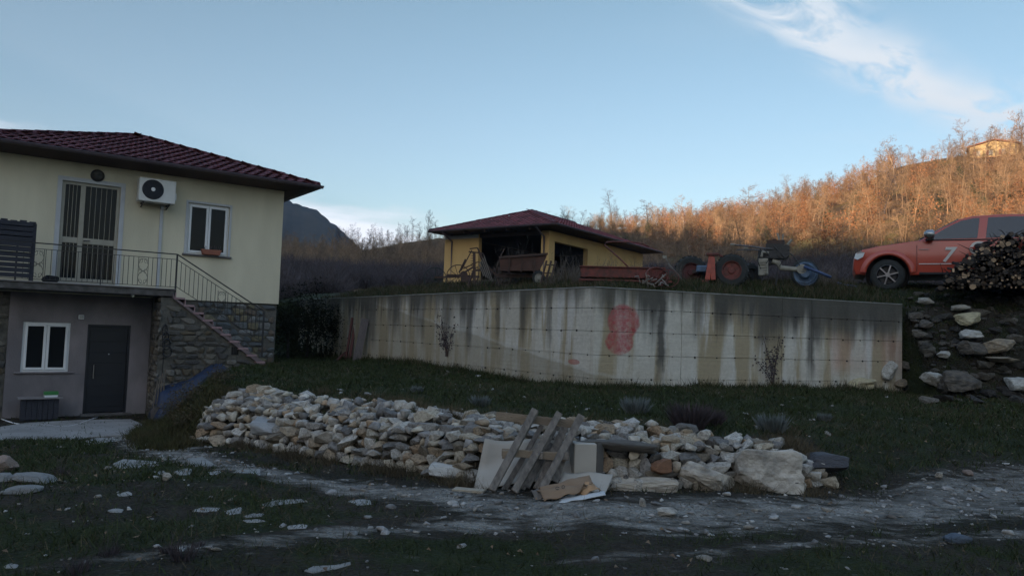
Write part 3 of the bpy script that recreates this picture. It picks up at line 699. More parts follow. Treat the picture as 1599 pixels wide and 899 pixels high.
for (a, b_) in ((sL, -lBC), (-lBC, 0), (0, lBA)):
    wall_piece('core', a, b_, .1, TOP-.03, .02, .30)
cuts = [sL, sL+2.9, -lBC, -8.6, -6.2, -3.7, -1.25, 0, 1.85, 4.2, 4.95, lBA]
holes = MB()
for li, (z0, z1) in enumerate(lifts):
    for a, b_ in zip(cuts[:-1], cuts[1:]):
        j = rnd.uniform(-.003, .004)
        g0 = 0 if a in (0, -lBC, sL) else .004; g1 = 0 if b_ in (0, -lBC, lBA) else .004
        wall_piece('panel', a+g0, b_-g1, z0+.003, z1-.003 if li < 4 else z1, -.010+j, .02, bev=.003)
    if li < 4:
        s = sL+.3
        while s < lBA-.1:
            p, t = wpt(s); nb = Vector((-t.y, t.x)); c = Vector((p.x-nb.x*.018, p.y-nb.y*.018, z1+rnd.uniform(-.012, .006)))-Vector((WB[0], WB[1], .5))
            r_ = rnd.choice([.009, .011, .014, .018]); 
            vs = [c+Vector((t.x*math.cos(k)*r_-nb.x*.004, t.y*math.cos(k)*r_-nb.y*.004, math.sin(k)*r_)) for k in np.linspace(0, 2*math.pi, 8, endpoint=False)]
            vs2 = [v+Vector((nb.x*.02, nb.y*.02, 0)) for v in vs]
            holes.add(vs+vs2, [tuple(range(8))]+[(i, (i+1) % 8, (i+1) % 8+8, i+8) for i in range(8)])
            s += rnd.choice([.42, .46, .5])*(1 if rnd.random() < .9 else 1.6)
holes.build('tie_hole_plugs', mat('rust_black', (.025, .022, .02), bump=0), cw, kind='stuff')
m_coping = mat('coping_concrete', (.30, .30, .28), (.16, .16, .14), scale=5, bump=.4)
for a, b_ in zip(cuts[:-1], cuts[1:]):
    wall_piece('coping', a, b_, TOP+.001, TOP+.022, -.02, .31, bev=.004, m=m_coping)
# ------------------------------------------------------------------ bare trees
def gen_tree(seed, h=7.0, spread=.55, nlev=3, kids=(9, 6, 6), trunk_r=.09, low=.25, twig=.035, up=.35):
    r = random.Random(seed); tr = MB(); cr = MB(); tw = []
    def path(p, d, L, n, wob, lift):
        pts = [p]
        for i in range(n):
            d = (d + Vector((r.gauss(0, wob), r.gauss(0, wob), r.gauss(0, wob)+lift))).normalized(); p = p + d*(L/n); pts.append(p)
        return pts
    def grow(pts, rad, lev, L):
        n = kids[lev]
        for i in range(n):
            f = (low if lev == 0 else .15) + (1-(low if lev == 0 else .15))*((i+r.random())/n)
            k = f*(len(pts)-1); j = min(int(k), len(pts)-2); p = pts[j].lerp(pts[j+1], k-j); ax = (pts[j+1]-pts[j]).normalized()
            a = r.uniform(0, 6.283); side = Vector((math.cos(a), math.sin(a), 0)); side = (side - ax*side.dot(ax)).normalized()
            d = (ax*up*(1.2 if lev else 1) + side*spread + Vector((0, 0, .25))).normalized()
            l = L*(1-.55*f)*r.uniform(.45, .75)
            if lev == nlev-1 or l < .25:
                q = path(p, d, l, 2, .12, .05); tw.append(q)
            else:
                q = path(p, d, l, 4, .13, .06); rr = rad*(1-.6*f)*.5
                cr.tube(q, [rr, rr*.8, rr*.6, rr*.4, rr*.2], 3, False); grow(q, rr, lev+1, l)
    pts = path(Vector((0, 0, -.3)), Vector((r.gauss(0, .05), r.gauss(0, .05), 1)), h, 7, .05, .02)
    tr.tube(pts, [trunk_r*(1-.88*i/7) for i in range(8)], 6)
    grow(pts, trunk_r, 0, h*.62)
    for q in tw:
        w = Vector((r.gauss(0, 1), r.gauss(0, 1), r.gauss(0, .3))).normalized()*twig*.5
        cr.add([q[0]-w, q[0]+w, q[1]+w*.8, q[1]-w*.8, q[2]], [(0, 1, 2, 3), (3, 2, 4)])
    return tr, cr
m_trunk = mat('bare_bark', (.30, .25, .20), (.18, .14, .11), bump=0, rv=.3)
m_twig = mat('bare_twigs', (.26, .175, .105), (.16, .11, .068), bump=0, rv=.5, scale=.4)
m_twig_d = mat('grey_shade_twigs', (.085, .068, .070), (.055, .046, .050), bump=0, rv=.3, scale=.4)  # darker, cooler twig copy with the shade of unlit slopes in its colour
m_russet = mat('russet_leaves', (.27, .125, .055), (.20, .095, .045), bump=0, rv=.3, scale=.5)
m_ever = mat('evergreen', (.045, .060, .025), (.03, .04, .018), bump=0, rv=.3, scale=.7)
TREES = []
for i in range(7):
    tr, cr = gen_tree(100+i, h=[7, 6.5, 7.8, 6, 7.2, 7.8, 6.3][i], spread=[.95, 1.1, .8, 1.3, 1.0, .7, 1.2][i], kids=[(14, 8, 6), (14, 9, 6), (15, 8, 5), (13, 9, 6), (14, 8, 6), (15, 7, 6), (13, 9, 6)][i], low=[.30, .32, .3, .34, .36, .25, .3][i], trunk_r=.10, twig=.036, up=[.3, .15, .4, .1, .2, .5, .15][i])
    a = tr.mesh('trunk', fix=False); a.materials.append(m_trunk); b = cr.mesh('crown', fix=False); b.materials.append(m_twig); TREES.append((a, b))
def joined(a, b, name):
    o = MB(); 
    for me in (a, b): o.add([tuple(v.co) for v in me.vertices], [tuple(p.vertices) for p in me.polygons])
    me = o.mesh(name, fix=False); return me
def leafy(seed, h, w, n, leaf, m, name, top=.7):
    r = np.random.RandomState(seed); u = r.randn(n, 3); u /= np.linalg.norm(u, axis=1)[:, None]; rad = r.rand(n)**.45
    lump = 1+.25*np.sin(u[:, 0]*5+seed)+.2*np.sin(u[:, 1]*6+seed*2)+.15*np.sin(u[:, 2]*7)
    P = u*rad[:, None]*lump[:, None]*np.array([w/2, w/2, h/2])+np.array([0, 0, h*.52]); P[:, :2] *= (1.15-top*P[:, 2:3]/h).clip(.15, 1.3)
    A = r.randn(n, 3)*leaf; B = r.randn(n, 3)*leaf
    V = np.stack([P, P+A, P+B], 1).reshape(-1, 3); return mesh_np(name, V, np.arange(n*3).reshape(-1, 3), m)
def bush(seed, h=1.6, n=150, twig=.022, m=None, spread=.55, name='bush'):
    r = random.Random(seed); o = MB()
    for i in range(n):
        a = r.uniform(0, 6.28); b = r.uniform(0, .35)*h; p = Vector((math.cos(a)*b, math.sin(a)*b, -.05)); d = Vector((r.gauss(0, spread), r.gauss(0, spread), 1)).normalized(); L = h*r.uniform(.45, 1.05)
        q1 = p+d*L*.5; d2 = (d+Vector((r.gauss(0, .35), r.gauss(0, .35), .1))).normalized(); q2 = q1+d2*L*.5; w = Vector((r.gauss(0, 1), r.gauss(0, 1), 0)).normalized()*twig/2
        o.add([p-w, p+w, q1+w*.7, q1-w*.7, q2], [(0, 1, 2, 3), (3, 2, 4)])
        for _ in range(3):
            t = r.random(); s = q1.lerp(q2, t) if r.random() < .6 else p.lerp(q1, .4+.6*t); e = s+Vector((r.gauss(0, .4), r.gauss(0, .4), r.uniform(.1, .7))).normalized()*L*.22
            w2 = w*.6; o.add([s-w2, s+w2, e], [(0, 1, 2)])
    me = o.mesh(name, fix=False)
    if m: me.materials.append(m)
    return me
def src_collection(name, meshes):
    c = bpy.data.collections.new(name)
    for i, me in enumerate(meshes): c.objects.link(bpy.data.objects.new(me.name+'_source', me))
    return c
def scatter_gn(name, P, scl, coll, kind='stuff', tilt=.08):
    me = bpy.data.meshes.new(name); me.from_pydata([tuple(p) for p in P], [], []); a = me.attributes.new('size', 'FLOAT', 'POINT'); a.data.foreach_set('value', np.asarray(scl, np.float32))
    o = link(name, me, kind=kind); ng = bpy.data.node_groups.new(name+'_nodes', 'GeometryNodeTree')
    ng.interface.new_socket('Geometry', in_out='INPUT', socket_type='NodeSocketGeometry'); ng.interface.new_socket('Geometry', in_out='OUTPUT', socket_type='NodeSocketGeometry')
    N = ng.nodes; L = ng.links; gi = N.new('NodeGroupInput'); go = N.new('NodeGroupOutput')
    ci = N.new('GeometryNodeCollectionInfo'); ci.inputs['Collection'].default_value = coll; ci.inputs['Separate Children'].default_value = True; ci.inputs['Reset Children'].default_value = True
    ip = N.new('GeometryNodeInstanceOnPoints'); ip.inputs['Pick Instance'].default_value = True
    rv = N.new('FunctionNodeRandomValue'); rv.data_type = 'FLOAT_VECTOR'; rv.inputs[0].default_value = (-tilt, -tilt, 0); rv.inputs[1].default_value = (tilt, tilt, 6.283)
    na = N.new('GeometryNodeInputNamedAttribute'); na.data_type = 'FLOAT'; na.inputs[0].default_value = 'size'
    L.new(gi.outputs[0], ip.inputs['Points']); L.new(ci.outputs[0], ip.inputs['Instance']); L.new(rv.outputs[0], ip.inputs['Rotation']); L.new(na.outputs[0], ip.inputs['Scale'])
    L.new(ip.outputs[0], go.inputs[0]); md = o.modifiers.new('scatter', 'NODES'); md.node_group = ng; return o
TJ = [joined(a, b, 'bare_tree') for a, b in TREES]
for t in TJ: t.materials.append(m_twig)
RL = [leafy(5+i, 6.0, 4.2, 900, .11, m_russet, 'russet_tree', .3) for i in range(2)]
EV = [leafy(15+i, 4.0, 2.6, 1400, .08, m_ever, 'juniper', .75) for i in range(2)]
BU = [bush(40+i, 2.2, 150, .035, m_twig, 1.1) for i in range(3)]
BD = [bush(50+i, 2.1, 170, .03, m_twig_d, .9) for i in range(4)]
nr = np.random.RandomState(5)
def hill_pts(n, r0, r1, px0, px1, keep=None, p=1.0):
    px = px0+(px1-px0)*nr.rand(n); a = np.arctan((px-800)/1150); r = np.sqrt(r0*r0+(r1*r1-r0*r0)*nr.rand(n)**p); X = r*np.sin(a); Y = r*np.cos(a)
    if keep is not None:
        k = nr.rand(n) < keep(X, Y, px, r); X, Y, px, r = X[k], Y[k], px[k], r[k]
    return X, Y, H(X, Y), px, r
clump = lambda X, Y, px, r: np.clip(.85+1.9*fbm(X*.055, Y*.055, 91, 3), .05, 1)*np.where((px > 1290) & (px < 1345) & (r > 105) & (r < 122), .05, 1)*np.where((px > 1492) & (px < 1628) & (r > 136) & (r < 158), .04, 1)
X, Y, Z, px, r = hill_pts(3100, 62, 172, -100, 1700, clump)
sz = nr.uniform(.45, .95, len(X))*np.interp(px, [400, 700, 900, 1300, 1600], [.5, .5, .55, .68, .75])*np.where(nr.rand(len(X)) < .08, 1.35, 1); scatter_gn('woodland', np.stack([X, Y, Z-.1], 1), sz, src_collection('tree_kinds', TJ))
X, Y, Z, px, r = hill_pts(170, 70, 165, 980, 1700, clump); scatter_gn('russet_woodland', np.stack([X, Y, Z-.2], 1), nr.uniform(.35, .8, len(X)), src_collection('russet_kinds', RL))
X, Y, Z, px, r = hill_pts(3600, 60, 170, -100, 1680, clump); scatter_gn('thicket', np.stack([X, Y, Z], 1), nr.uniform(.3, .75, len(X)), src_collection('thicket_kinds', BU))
X, Y, Z, px, r = hill_pts(110, 85, 170, 850, 1650); scatter_gn('juniper_scrub', np.stack([X, Y, Z-.2], 1), nr.uniform(.25, .75, len(X)), src_collection('juniper_kinds', EV))
# shaded brush between the yard and the hill
def brush_keep(X, Y, px, r):
    gar = (np.abs(X-2.0) < 11) & (Y > 25) & (Y < 47); return np.where(gar, 0, 1)*np.where((px > 600) & (r < 40), 0, 1)*np.clip(.8+1.2*fbm(X*.1, Y*.1, 17, 2), .1, 1)*np.where((px > 1235) & (r < 30), 0, 1)
X, Y, Z, px, r = hill_pts(4400, 31, 66, -500, 1720, brush_keep); k = (X > -60)
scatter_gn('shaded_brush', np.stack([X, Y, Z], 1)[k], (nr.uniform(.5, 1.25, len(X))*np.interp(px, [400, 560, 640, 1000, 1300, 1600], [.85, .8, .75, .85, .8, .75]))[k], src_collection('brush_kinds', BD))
# trees that stand out one by one
def tree_at(px_, r_, hgt, label, k, group=None, m=None, name='bare_tree', wid=1.0):
    a = math.atan((px_-800)/1150); x, y = r_*math.sin(a), r_*math.cos(a); z = hz(x, y); s = hgt/7.5
    t = thing(name, label, 'tree', (x, y, z-.15), rnd.uniform(0, 6.28), group); t.scale = (s*wid, s*wid, s)
    o1 = link('trunk', TREES[k][0], t)
    o2 = link('crown', TREES[k][1], t)
    if m:
        for o_ in (o1, o2): o_.material_slots[0].link = 'OBJECT'; o_.material_slots[0].material = m
    return t
g1 = 'bare saplings along the low ridge between the house and the garage'
for i in range(34):
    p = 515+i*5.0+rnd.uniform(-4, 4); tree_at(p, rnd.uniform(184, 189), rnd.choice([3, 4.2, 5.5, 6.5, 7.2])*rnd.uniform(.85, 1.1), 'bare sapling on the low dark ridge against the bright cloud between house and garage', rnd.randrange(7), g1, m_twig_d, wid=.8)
g2 = 'leafless trees on the skyline behind the garage roof'
for i in range(30):
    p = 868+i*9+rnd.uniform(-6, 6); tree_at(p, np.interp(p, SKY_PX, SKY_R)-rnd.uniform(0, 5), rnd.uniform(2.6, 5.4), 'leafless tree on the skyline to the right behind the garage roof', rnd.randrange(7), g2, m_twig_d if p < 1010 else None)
g3 = 'sunlit bare trees along the crest of the right hill'
for i in range(58):
    p = 1135+i*8.2+rnd.uniform(-5, 5); tree_at(p, np.interp(p, SKY_PX, SKY_R)-rnd.uniform(0, 7) if p < 1490 else rnd.uniform(156, 162), rnd.uniform(2.6, 5.0), 'sunlit bare tree in the close row along the crest of the right hill', rnd.randrange(7), g3)
tree_at(1166, 140, 8.5, 'tall spreading bare tree rising above the hill skyline over the blue wheeled tiller', 3, wid=1.3)
tree_at(1217, 118, 6.8, 'pale broad bare tree standing out on the sunlit slope above the walking tractor', 1, wid=1.25)
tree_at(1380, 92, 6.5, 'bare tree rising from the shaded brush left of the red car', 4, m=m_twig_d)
tree_at(1400, 128, 8.0, 'rounded sunlit bare tree on the slope above the bonnet of the red car', 1, wid=1.5)
tree_at(1066, 118, 6.5, 'pale bare tree on the sunlit slope right of the garage', 0)
tree_at(1010, 158, 8.2, 'tall dark bare tree on the skyline straight above the garage eave end', 6, m=m_twig_d, wid=1.2)
tree_at(955, 164, 7.8, 'tall thin bare tree on the skyline above the red farm implement', 2, m=m_twig_d)
m_black = mat('black_bark', (.035, .028, .026), (.02, .017, .016), bump=0)
t = tree_at(1569, 62, 5.6, 'dark knotty bare tree silhouetted over the roof of the red car', 3, m=m_black, wid=.9); 

# the yellow house on the hill top
m_yel = mat('sunlit_plaster', (.42, .32, .17), (.34, .26, .14), bump=.05)
m_roof_far = mat('far_roof', (.26, .10, .06), (.18, .07, .045))
pc = at(1552, 240, 127); zb = hz(pc.x, pc.y)
zb = min(zb, pc.z-1)
hh = thing('hilltop_house', 'small yellow house with a brown roof among bare trees on the hill top', 'house', (pc.x, pc.y, zb), -.55)
hh.scale = (.78, .78, .78)
hz0 = pc.z-zb+.4
w_ = MB(); w_.bx(-4.6, 4.6, 0, 7, -6, hz0+1.7); w_.build('wall', m_yel, hh)
r_ = MB(); r_.prism([(-5.2, hz0+1.6), (0, hz0+2.9), (5.2, hz0+1.6), (5.2, hz0+1.8), (0, hz0+3.12), (-5.2, hz0+1.8)], -.7, 7.7); r_.build('roof', m_roof_far, hh)
g_ = MB(); g_.prism([(-4.6, hz0+1.701), (4.6, hz0+1.701), (0, hz0+2.85)], .0, .2); g_.build('gable', m_yel, hh)
for i in range(3):
    q = MB(); q.bx(-3.4+i*2.4, -2.6+i*2.4, -.06, .02, hz0-.4, hz0+.8); wn_ = q.build('window', glass_mat('far_window', (.03, .03, .03), .3), hh)
    q = MB(); q.bx(-3.85+i*2.4, -3.42+i*2.4, -.09, -.03, hz0-.42, hz0+.82); q.build('shutter', m_roof_far, wn_)
q = MB(); q.bx(1.8, 2.4, 3, 3.6, hz0+2.0, hz0+3.5); q.build('chimney', m_roof_far, hh)
q = MB(); q.bx(-4.9, 4.9, -.9, -.02, hz0-1.1, hz0-.95); q.build('balcony', m_roof_far, hh)
for px_, hgt_, k_ in ((1508, 5.2, 0), (1524, 4.2, 3), (1541, 4.8, 1), (1560, 4.4, 4), (1577, 5.4, 2), (1592, 5.0, 6), (1604, 5.5, 5)):
    tree_at(px_, 144, hgt_*1.45, 'sunlit bare tree standing close in front of the small hilltop house', k_, 'trees in front of the hilltop house')
# ------------------------------------------------------------------ house (local x along the front, y into the house, z up from the eye datum)
HA = math.radians(54); HU = Vector((math.sin(HA), math.cos(HA), 0)); HN = Vector((math.cos(HA), -math.sin(HA), 0))
HP = Vector((-9.601, 17.0, 0)); HRZ = math.pi/2-HA
def hw(t, n, z): return HP + HU*t + HN*n + Vector((0, 0, z))
m_plaster = mat('cream_plaster', (.68, .625, .47), (.56, .51, .38), scale=1.6, stretch=(1, 1, .3), contrast=1.2, bump=.12, bscale=60, rough=.9, spec=.2)
m_white = mat('white_paint', (.50, .51, .52), (.43, .44, .46), scale=4, bump=.05, rough=.6)
m_pvc = mat('white_pvc', (.74, .75, .76), (.70, .71, .72), bump=0, rough=.35)
m_rosep = mat('grey_rose_plaster', (.27, .24, .245), (.17, .155, .16), scale=1.9, stretch=(1, 1, .55), bump=.25, bscale=45, rough=.95, spec=.1, contrast=1.4)
m_gutter = mat('brown_gutter', (.13, .10, .115), (.10, .08, .09), bump=.02, rough=.35)
m_soffit = mat('soffit_board', (.11, .075, .062), (.08, .055, .048), scale=3, bump=.1, stretch=(1, 6, 1))
m_tile = mat('red_roof_tile', (.105, .030, .038), (.075, .024, .032), scale=7, bump=.2, rv=.22, rough=.85, contrast=1.3)
m_tile_i = mat('red_roof_tile_field', (.17, .040, .042), (.11, .030, .034), scale=7, bump=.2, rv=.38, rough=.85, island=True)
m_iron = mat('black_iron', (.022, .022, .025), (.035, .032, .03), bump=.05, rough=.5)
m_glass = glass_mat('dark_glass')
m_darkin = mat('dark_interior', (.02, .018, .016), bump=0)
m_slab = mat('balcony_concrete', (.13, .12, .115), (.07, .065, .06), scale=6, bump=.4, rough=.95, contrast=1.6)
m_wst = stone_mat('wall_stone', [(.17, .15, .12), (.13, .12, .105), (.21, .19, .155), (.16, .13, .09), (.11, .105, .10), (.24, .22, .19), (.15, .14, .125)], scale=10, bump=.4)
m_mortar = mat('lime_mortar', (.14, .13, .11), (.075, .07, .06), scale=8, bump=.5, bscale=30)
m_bstone = stone_mat('basement_stone', [(.16, .17, .17), (.13, .145, .15), (.20, .20, .19), (.21, .185, .12), (.14, .15, .145), (.25, .25, .24), (.12, .13, .135), (.17, .135, .105)], scale=8, bump=.3)
house = thing('house', 'cream two storey house with red tile roof and grey rose ground floor', 'house', (HP.x, HP.y, 0), HRZ)
def wall_open(mb, t0, t1, z0, z1, ops, y0, y1):
    """wall slab with rectangular openings, pieces butted"""
    zs = sorted({z0, z1, *[v for o in ops for v in (o[2], o[3])]})
    for za, zb_ in zip(zs[:-1], zs[1:]):
        cut = sorted([(o[0], o[1]) for o in ops if o[2] <= za+1e-6 and o[3] >= zb_-1e-6]); x = t0
        for a, b in cut:
            if a > x: mb.bx(x, a, y0, y1, za, zb_)
            x = b
        if x < t1: mb.bx(x, t1, y0, y1, za, zb_)
UD = (-.80, .38, 2.33, 4.66); UW = (1.89, 2.88, 3.23, 4.50)
LWn = (-1.35, -.45, .34, 1.44); LD = (-.11, .78, -.62, 1.42)
w = MB(); wall_open(w, -2.05, 4.25, 2.09, 5.10, [UD, UW], 0, .30); w.bx(3.95, 4.25, .30, 6.3, .0, 5.10); w.bx(-2.05, -1.75, .30, 6.0, .0, 5.10); w.bx(-2.05, 3.95, 6.0, 6.3, .0, 5.1); w.build('upper_wall', m_plaster, house)
w = MB(); wall_open(w, -1.62, 1.2, -.8, 2.088, [LWn, LD], .02, .32); w.build('ground_floor_wall', m_rosep, house)
w = MB(); w.bx(-2.05, -1.622, .08, .34, -.9, 2.088); w.bx(-2.05, -1.75, .341, 6.3, -.9, -.002); w.build('stone_wall_core', m_mortar, house)
w = MB(); w.bx(1.202, 4.22, .06, .30, -.9, 2.088); w.build('basement_wall', m_mortar, house)
w = MB(); w.bx(-1.74, 3.94, 1.2, 1.25, -.8, 5.0); w.bx(-1.74, 3.94, .31, 1.2, 2.12, 2.30); w.build('inner_partition', m_darkin, house)
# white bands round the openings
def surround(op, wdt, name, proud=.012, sill=False, parent=house, bottom=False):
    a, b, c, d = op; q = MB(); q.bx(a-wdt, a-.001, -proud, .05, c, d+wdt); q.bx(b+.001, b+wdt, -proud, .05, c, d+wdt); q.bx(a, b, -proud, .05, d+.001, d+wdt)
    q.build(name, m_white, parent)
surround(UD, .095, 'door_surround'); surround(UW, .055, 'window_surround')
# windows
def window(op, y=.10, two=True, fr=.065, name='window'):
    a, b, c, d = op; f = MB()
    f.bx(a, a+fr, y, y+.07, c, d); f.bx(b-fr, b, y, y+.07, c, d); f.bx(a+fr, b-fr, y, y+.07, d-fr, d); f.bx(a+fr, b-fr, y, y+.07, c, c+fr)
    fo = f.build(name, m_pvc, house)
    mid = (a+b)/2
    for x0, x1 in ((a+fr*.6, mid-.003), (mid+.003, b-fr*.6)):
        s = MB(); e = .055; y2 = y-.025; z0, z1 = c+fr*.6, d-fr*.6
        s.bx(x0, x0+e, y2, y2+.05, z0, z1); s.bx(x1-e, x1, y2, y2+.05, z0, z1); s.bx(x0+e, x1-e, y2, y2+.05, z1-e, z1); s.bx(x0+e, x1-e, y2, y2+.05, z0, z0+e)
        s.build('sash', m_pvc, fo, bevel=.006)
        g = MB(); g.bx(x0+e, x1-e, y2+.02, y2+.028, z0+e, z1-e); g.build('pane', m_glass, fo)
    return fo
window(UW, .06); lw = window(LWn, .05)
q = MB(); q.bx(UW[0]-.09, UW[1]+.09, -.06, .06, UW[2]-.045, UW[2]-.001); q.build('window_sill', mat('slate_sill', (.16, .15, .15), (.11, .10, .10)), house, bevel=.004)
q = MB(); q.bx(LWn[0]-.12, LWn[1]+.12, -.035, .05, LWn[2]-.03, LWn[2]-.001); q.build('window_sill', m_rosep, house, bevel=.004)
# balcony door: cream metal frame, glass, bars
m_dfr = mat('beige_metal', (.36, .335, .275), (.30, .28, .23), bump=.03, rough=.45)
dr = MB(); a, b, c, d = UD; f = .07
dr.bx(a, a+f, .04, .11, c, d); dr.bx(b-f, b, .04, .11, c, d); dr.bx(a+f, b-f, .04, .11, d-f, d); dr.bx(a+f, b-f, .04, .11, c, c+.13); dr.bx(a+.37, a+.47, .035, .105, c+.13, d-f)
dr.bx(a+f, a+.37, .045, .10, c+.93, c+1.06); dr.bx(a+.47, b-f, .045, .10, c+.93, c+1.06)
dro = dr.build('balcony_door', m_dfr, house, bevel=.004)
for x0, x1 in ((a+f, a+.37), (a+.47, b-f)):
    for z0, z1 in ((c+.13, c+.93), (c+1.06, d-f)):
        g = MB(); g.bx(x0, x1, .075, .083, z0, z1); g.build('pane', m_glass, dro)
for x in [a+.145, a+.22, a+.295] + [a+.47+i*(b-f-a-.47)/6 for i in range(1, 6)]:
    for z0, z1 in ((c+.13, c+.93), (c+1.06, d-f)):
        g = MB(); g.tube([(x, .045, z0), (x, .045, z1)], .006, 5); g.build('bar', m_dfr, dro)
g = MB(); g.bar((a+.50, .0, c+1.0), (a+.62, .0, c+1.0), .02); g.bar((a+.50, .0, c+1.0), (a+.50, .05, c+1.0), .02); g.build('handle', m_iron, dro)
# ground floor door
m_gdoor = mat('charcoal_door', (.013, .014, .019), (.017, .018, .023), bump=.02, rough=.45, scale=2)
g = MB(); a, b, c, d = LD; g.bx(a+.05, b-.05, .06, .11, c+.02, d-.05); gd_ = g.build('front_door', m_gdoor, house, bevel=.006)
for i in range(1, 8):
    g = MB(); zz = c+.02+i*.25; g.bx(a+.06, b-.06, .055, .061, zz-.118, zz+.118); g.build('panel', m_gdoor, gd_, bevel=.002)
g = MB(); g.bx(a, a+.05, .03, .13, c, d); g.bx(b-.05, b, .03, .13, c, d); g.bx(a+.05, b-.05, .03, .13, d-.05, d); g.build('door_frame', m_gdoor, gd_)
g = MB(); g.tube([(a+.17, .0, c+.80), (a+.17, .0, c+1.12)], .012, 8); g.bar((a+.17, .0, c+.84), (a+.17, .06, c+.84), .014); g.bar((a+.17, .0, c+1.08), (a+.17, .06, c+1.08), .014); g.build('handle', mat('brushed_steel', (.5, .5, .5), metal=1, rough=.35, bump=0), gd_)
g = MB(); g.lathe([(-.0, 0), (-.0, .012), (.05, .012)], 10, 'Y', ((a+b)/2+.02, .048, c+1.36)); g.build('spyhole', m_pvc, gd_)
g = MB(); g.bx(a-.05, b+.1, -.20, .14, c-.12, c-.002); g.build('door_step', m_slab, house, bevel=.01)
# roof
EAV, SLP, OV = 5.25, .36, .66
TC = 4.25; hh_ = 3.15+OV; ex, ey = TC+OV, -OV; RZ = EAV+hh_*SLP; ax_, ay_ = ex-hh_, -OV+hh_
x0_ = ex-2*hh_; y1_ = ey+2*hh_
r = MB(); r.add([(x0_, ey, EAV), (ex, ey, EAV), (ex, y1_, EAV), (x0_, y1_, EAV), (ax_, ay_, RZ), (x0_, ey, EAV-.05), (ex, ey, EAV-.05), (ex, y1_, EAV-.05), (x0_, y1_, EAV-.05)],
               [(0, 1, 4), (1, 2, 4), (2, 3, 4), (3, 0, 4), (0, 5, 6, 1), (1, 6, 7, 2), (2, 7, 8, 3), (3, 8, 5, 0), (5, 8, 7, 6)])
roof = r.build('roof', m_soffit, house)
g = MB(); g.add([(x0_+.02, ey+.02, EAV-.055), (ex-.02, ey+.02, EAV-.055), (TC, 0, 5.10), (-2.05, 0, 5.10), (ex-.02, y1_-.02, EAV-.055), (TC, 6.3, 5.10), (x0_+.02, y1_-.02, EAV-.055), (-2.05, 6.3, 5.10)], [(0, 1, 2, 3), (1, 4, 5, 2), (6, 0, 3, 7), (4, 6, 7, 5)]); g.build('soffit', m_soffit, house, fix=False)
# tiles
def tile_mb(w=.25, l=.40, n=6):
    o = MB(); P = []
    for j, y in enumerate((0, l)):
        for i in range(n+1):
            u = i/n; zz = .034*max(0, math.sin(math.pi*min(1, u/.62)))**.8 if u < .62 else .006; P.append((u*w-w/2, y, zz+.020*(1-j)))
    fs = [(i, i+1, n+1+i+1, n+1+i) for i in range(n)]
    b_ = len(P); P += [(x, y, z-.022) for x, y, z in P[:n+1]]; fs += [(i, b_+i, b_+i+1, i+1) for i in range(n)]
    o.add(P, fs); return o
TM = tile_mb().mesh('tile', smooth=False, fix=False); TM.materials.append(m_tile)
ang = math.atan(SLP); row = .345; nrow = int((hh_/math.cos(ang))/row)+1
ntile = 0; tm = tile_mb()
from mathutils import Euler
for j in range(nrow):
    y = ey-.05+j*row*math.cos(ang); z = EAV+.012+j*row*math.sin(ang); x1 = ex-(y-ey)-.02; x = x1-.125
    while x > x0_+(y-ey)+.05:
        jit = rnd.uniform(-.012, .012)
        if ntile < 300:
            link('tile', TM, roof, (x, y+jit, z+rnd.uniform(0, .006)), (ang-.045, rnd.uniform(-.02, .02), rnd.uniform(-.02, .02))); ntile += 1
        x -= .25
# side face
ext = MB()
for j in range(nrow):
    x = ex+.05-j*row*math.cos(ang); z = EAV+.012+j*row*math.sin(ang); y = ey+(ex-x)+.1
    while y < ey+2*hh_-(ex-x):
        R = (Matrix.Rotation(math.pi/2, 3, 'Z') @ Euler((ang-.045, 0, 0)).to_matrix()); ext.add([R @ Vector(v) + Vector((x, y, z)) for v in tm.v], tm.f); R2 = Matrix.Rotation(-math.pi/2, 3, 'Z') @ Euler((ang-.045, 0, 0)).to_matrix(); ext.add([R2 @ Vector(v) + Vector((x0_+ex-x, y, z)) for v in tm.v], tm.f); y += .25
ext.build('side_tiles', m_tile_i, roof, fix=False, kind='stuff')
# hip and ridge caps
def cap_mesh(l=.40, r0=.13, r1=.115):
    o = MB(); n = 6; P = []
    for j, (y, rr) in enumerate(((0, r0), (l, r1))):
        for i in range(n+1): th = math.pi*i/n; P.append((math.cos(th)*rr, y, math.sin(th)*rr*.75))
    o.add(P, [(i, i+1, n+2+i, n+1+i) for i in range(n)]+[tuple(range(n+1))]); return o.mesh('ridge_tile', fix=False)
CM = cap_mesh(); CM.materials.append(m_tile)
def caps(p, q, parent, step=.34, name='ridge_tile', mesh=CM):
    p, q = Vector(p), Vector(q); d = (q-p).normalized(); L = (q-p).length; up = Vector((0, 0, 1)); x = d.cross(up).normalized(); zz = x.cross(d); R = Matrix((x, d, zz)).transposed().to_euler()
    for i in range(int(L/step)):
        c = p+d*i*step; link(name, mesh, parent, (c.x, c.y, c.z-.0+rnd.uniform(-.006, .006)), R)
caps((ex+.02, ey-.02, EAV+.01), (ax_, ay_, RZ+.01), roof); caps((x0_-.02, ey-.02, EAV+.01), (ax_, ay_, RZ+.005), roof)
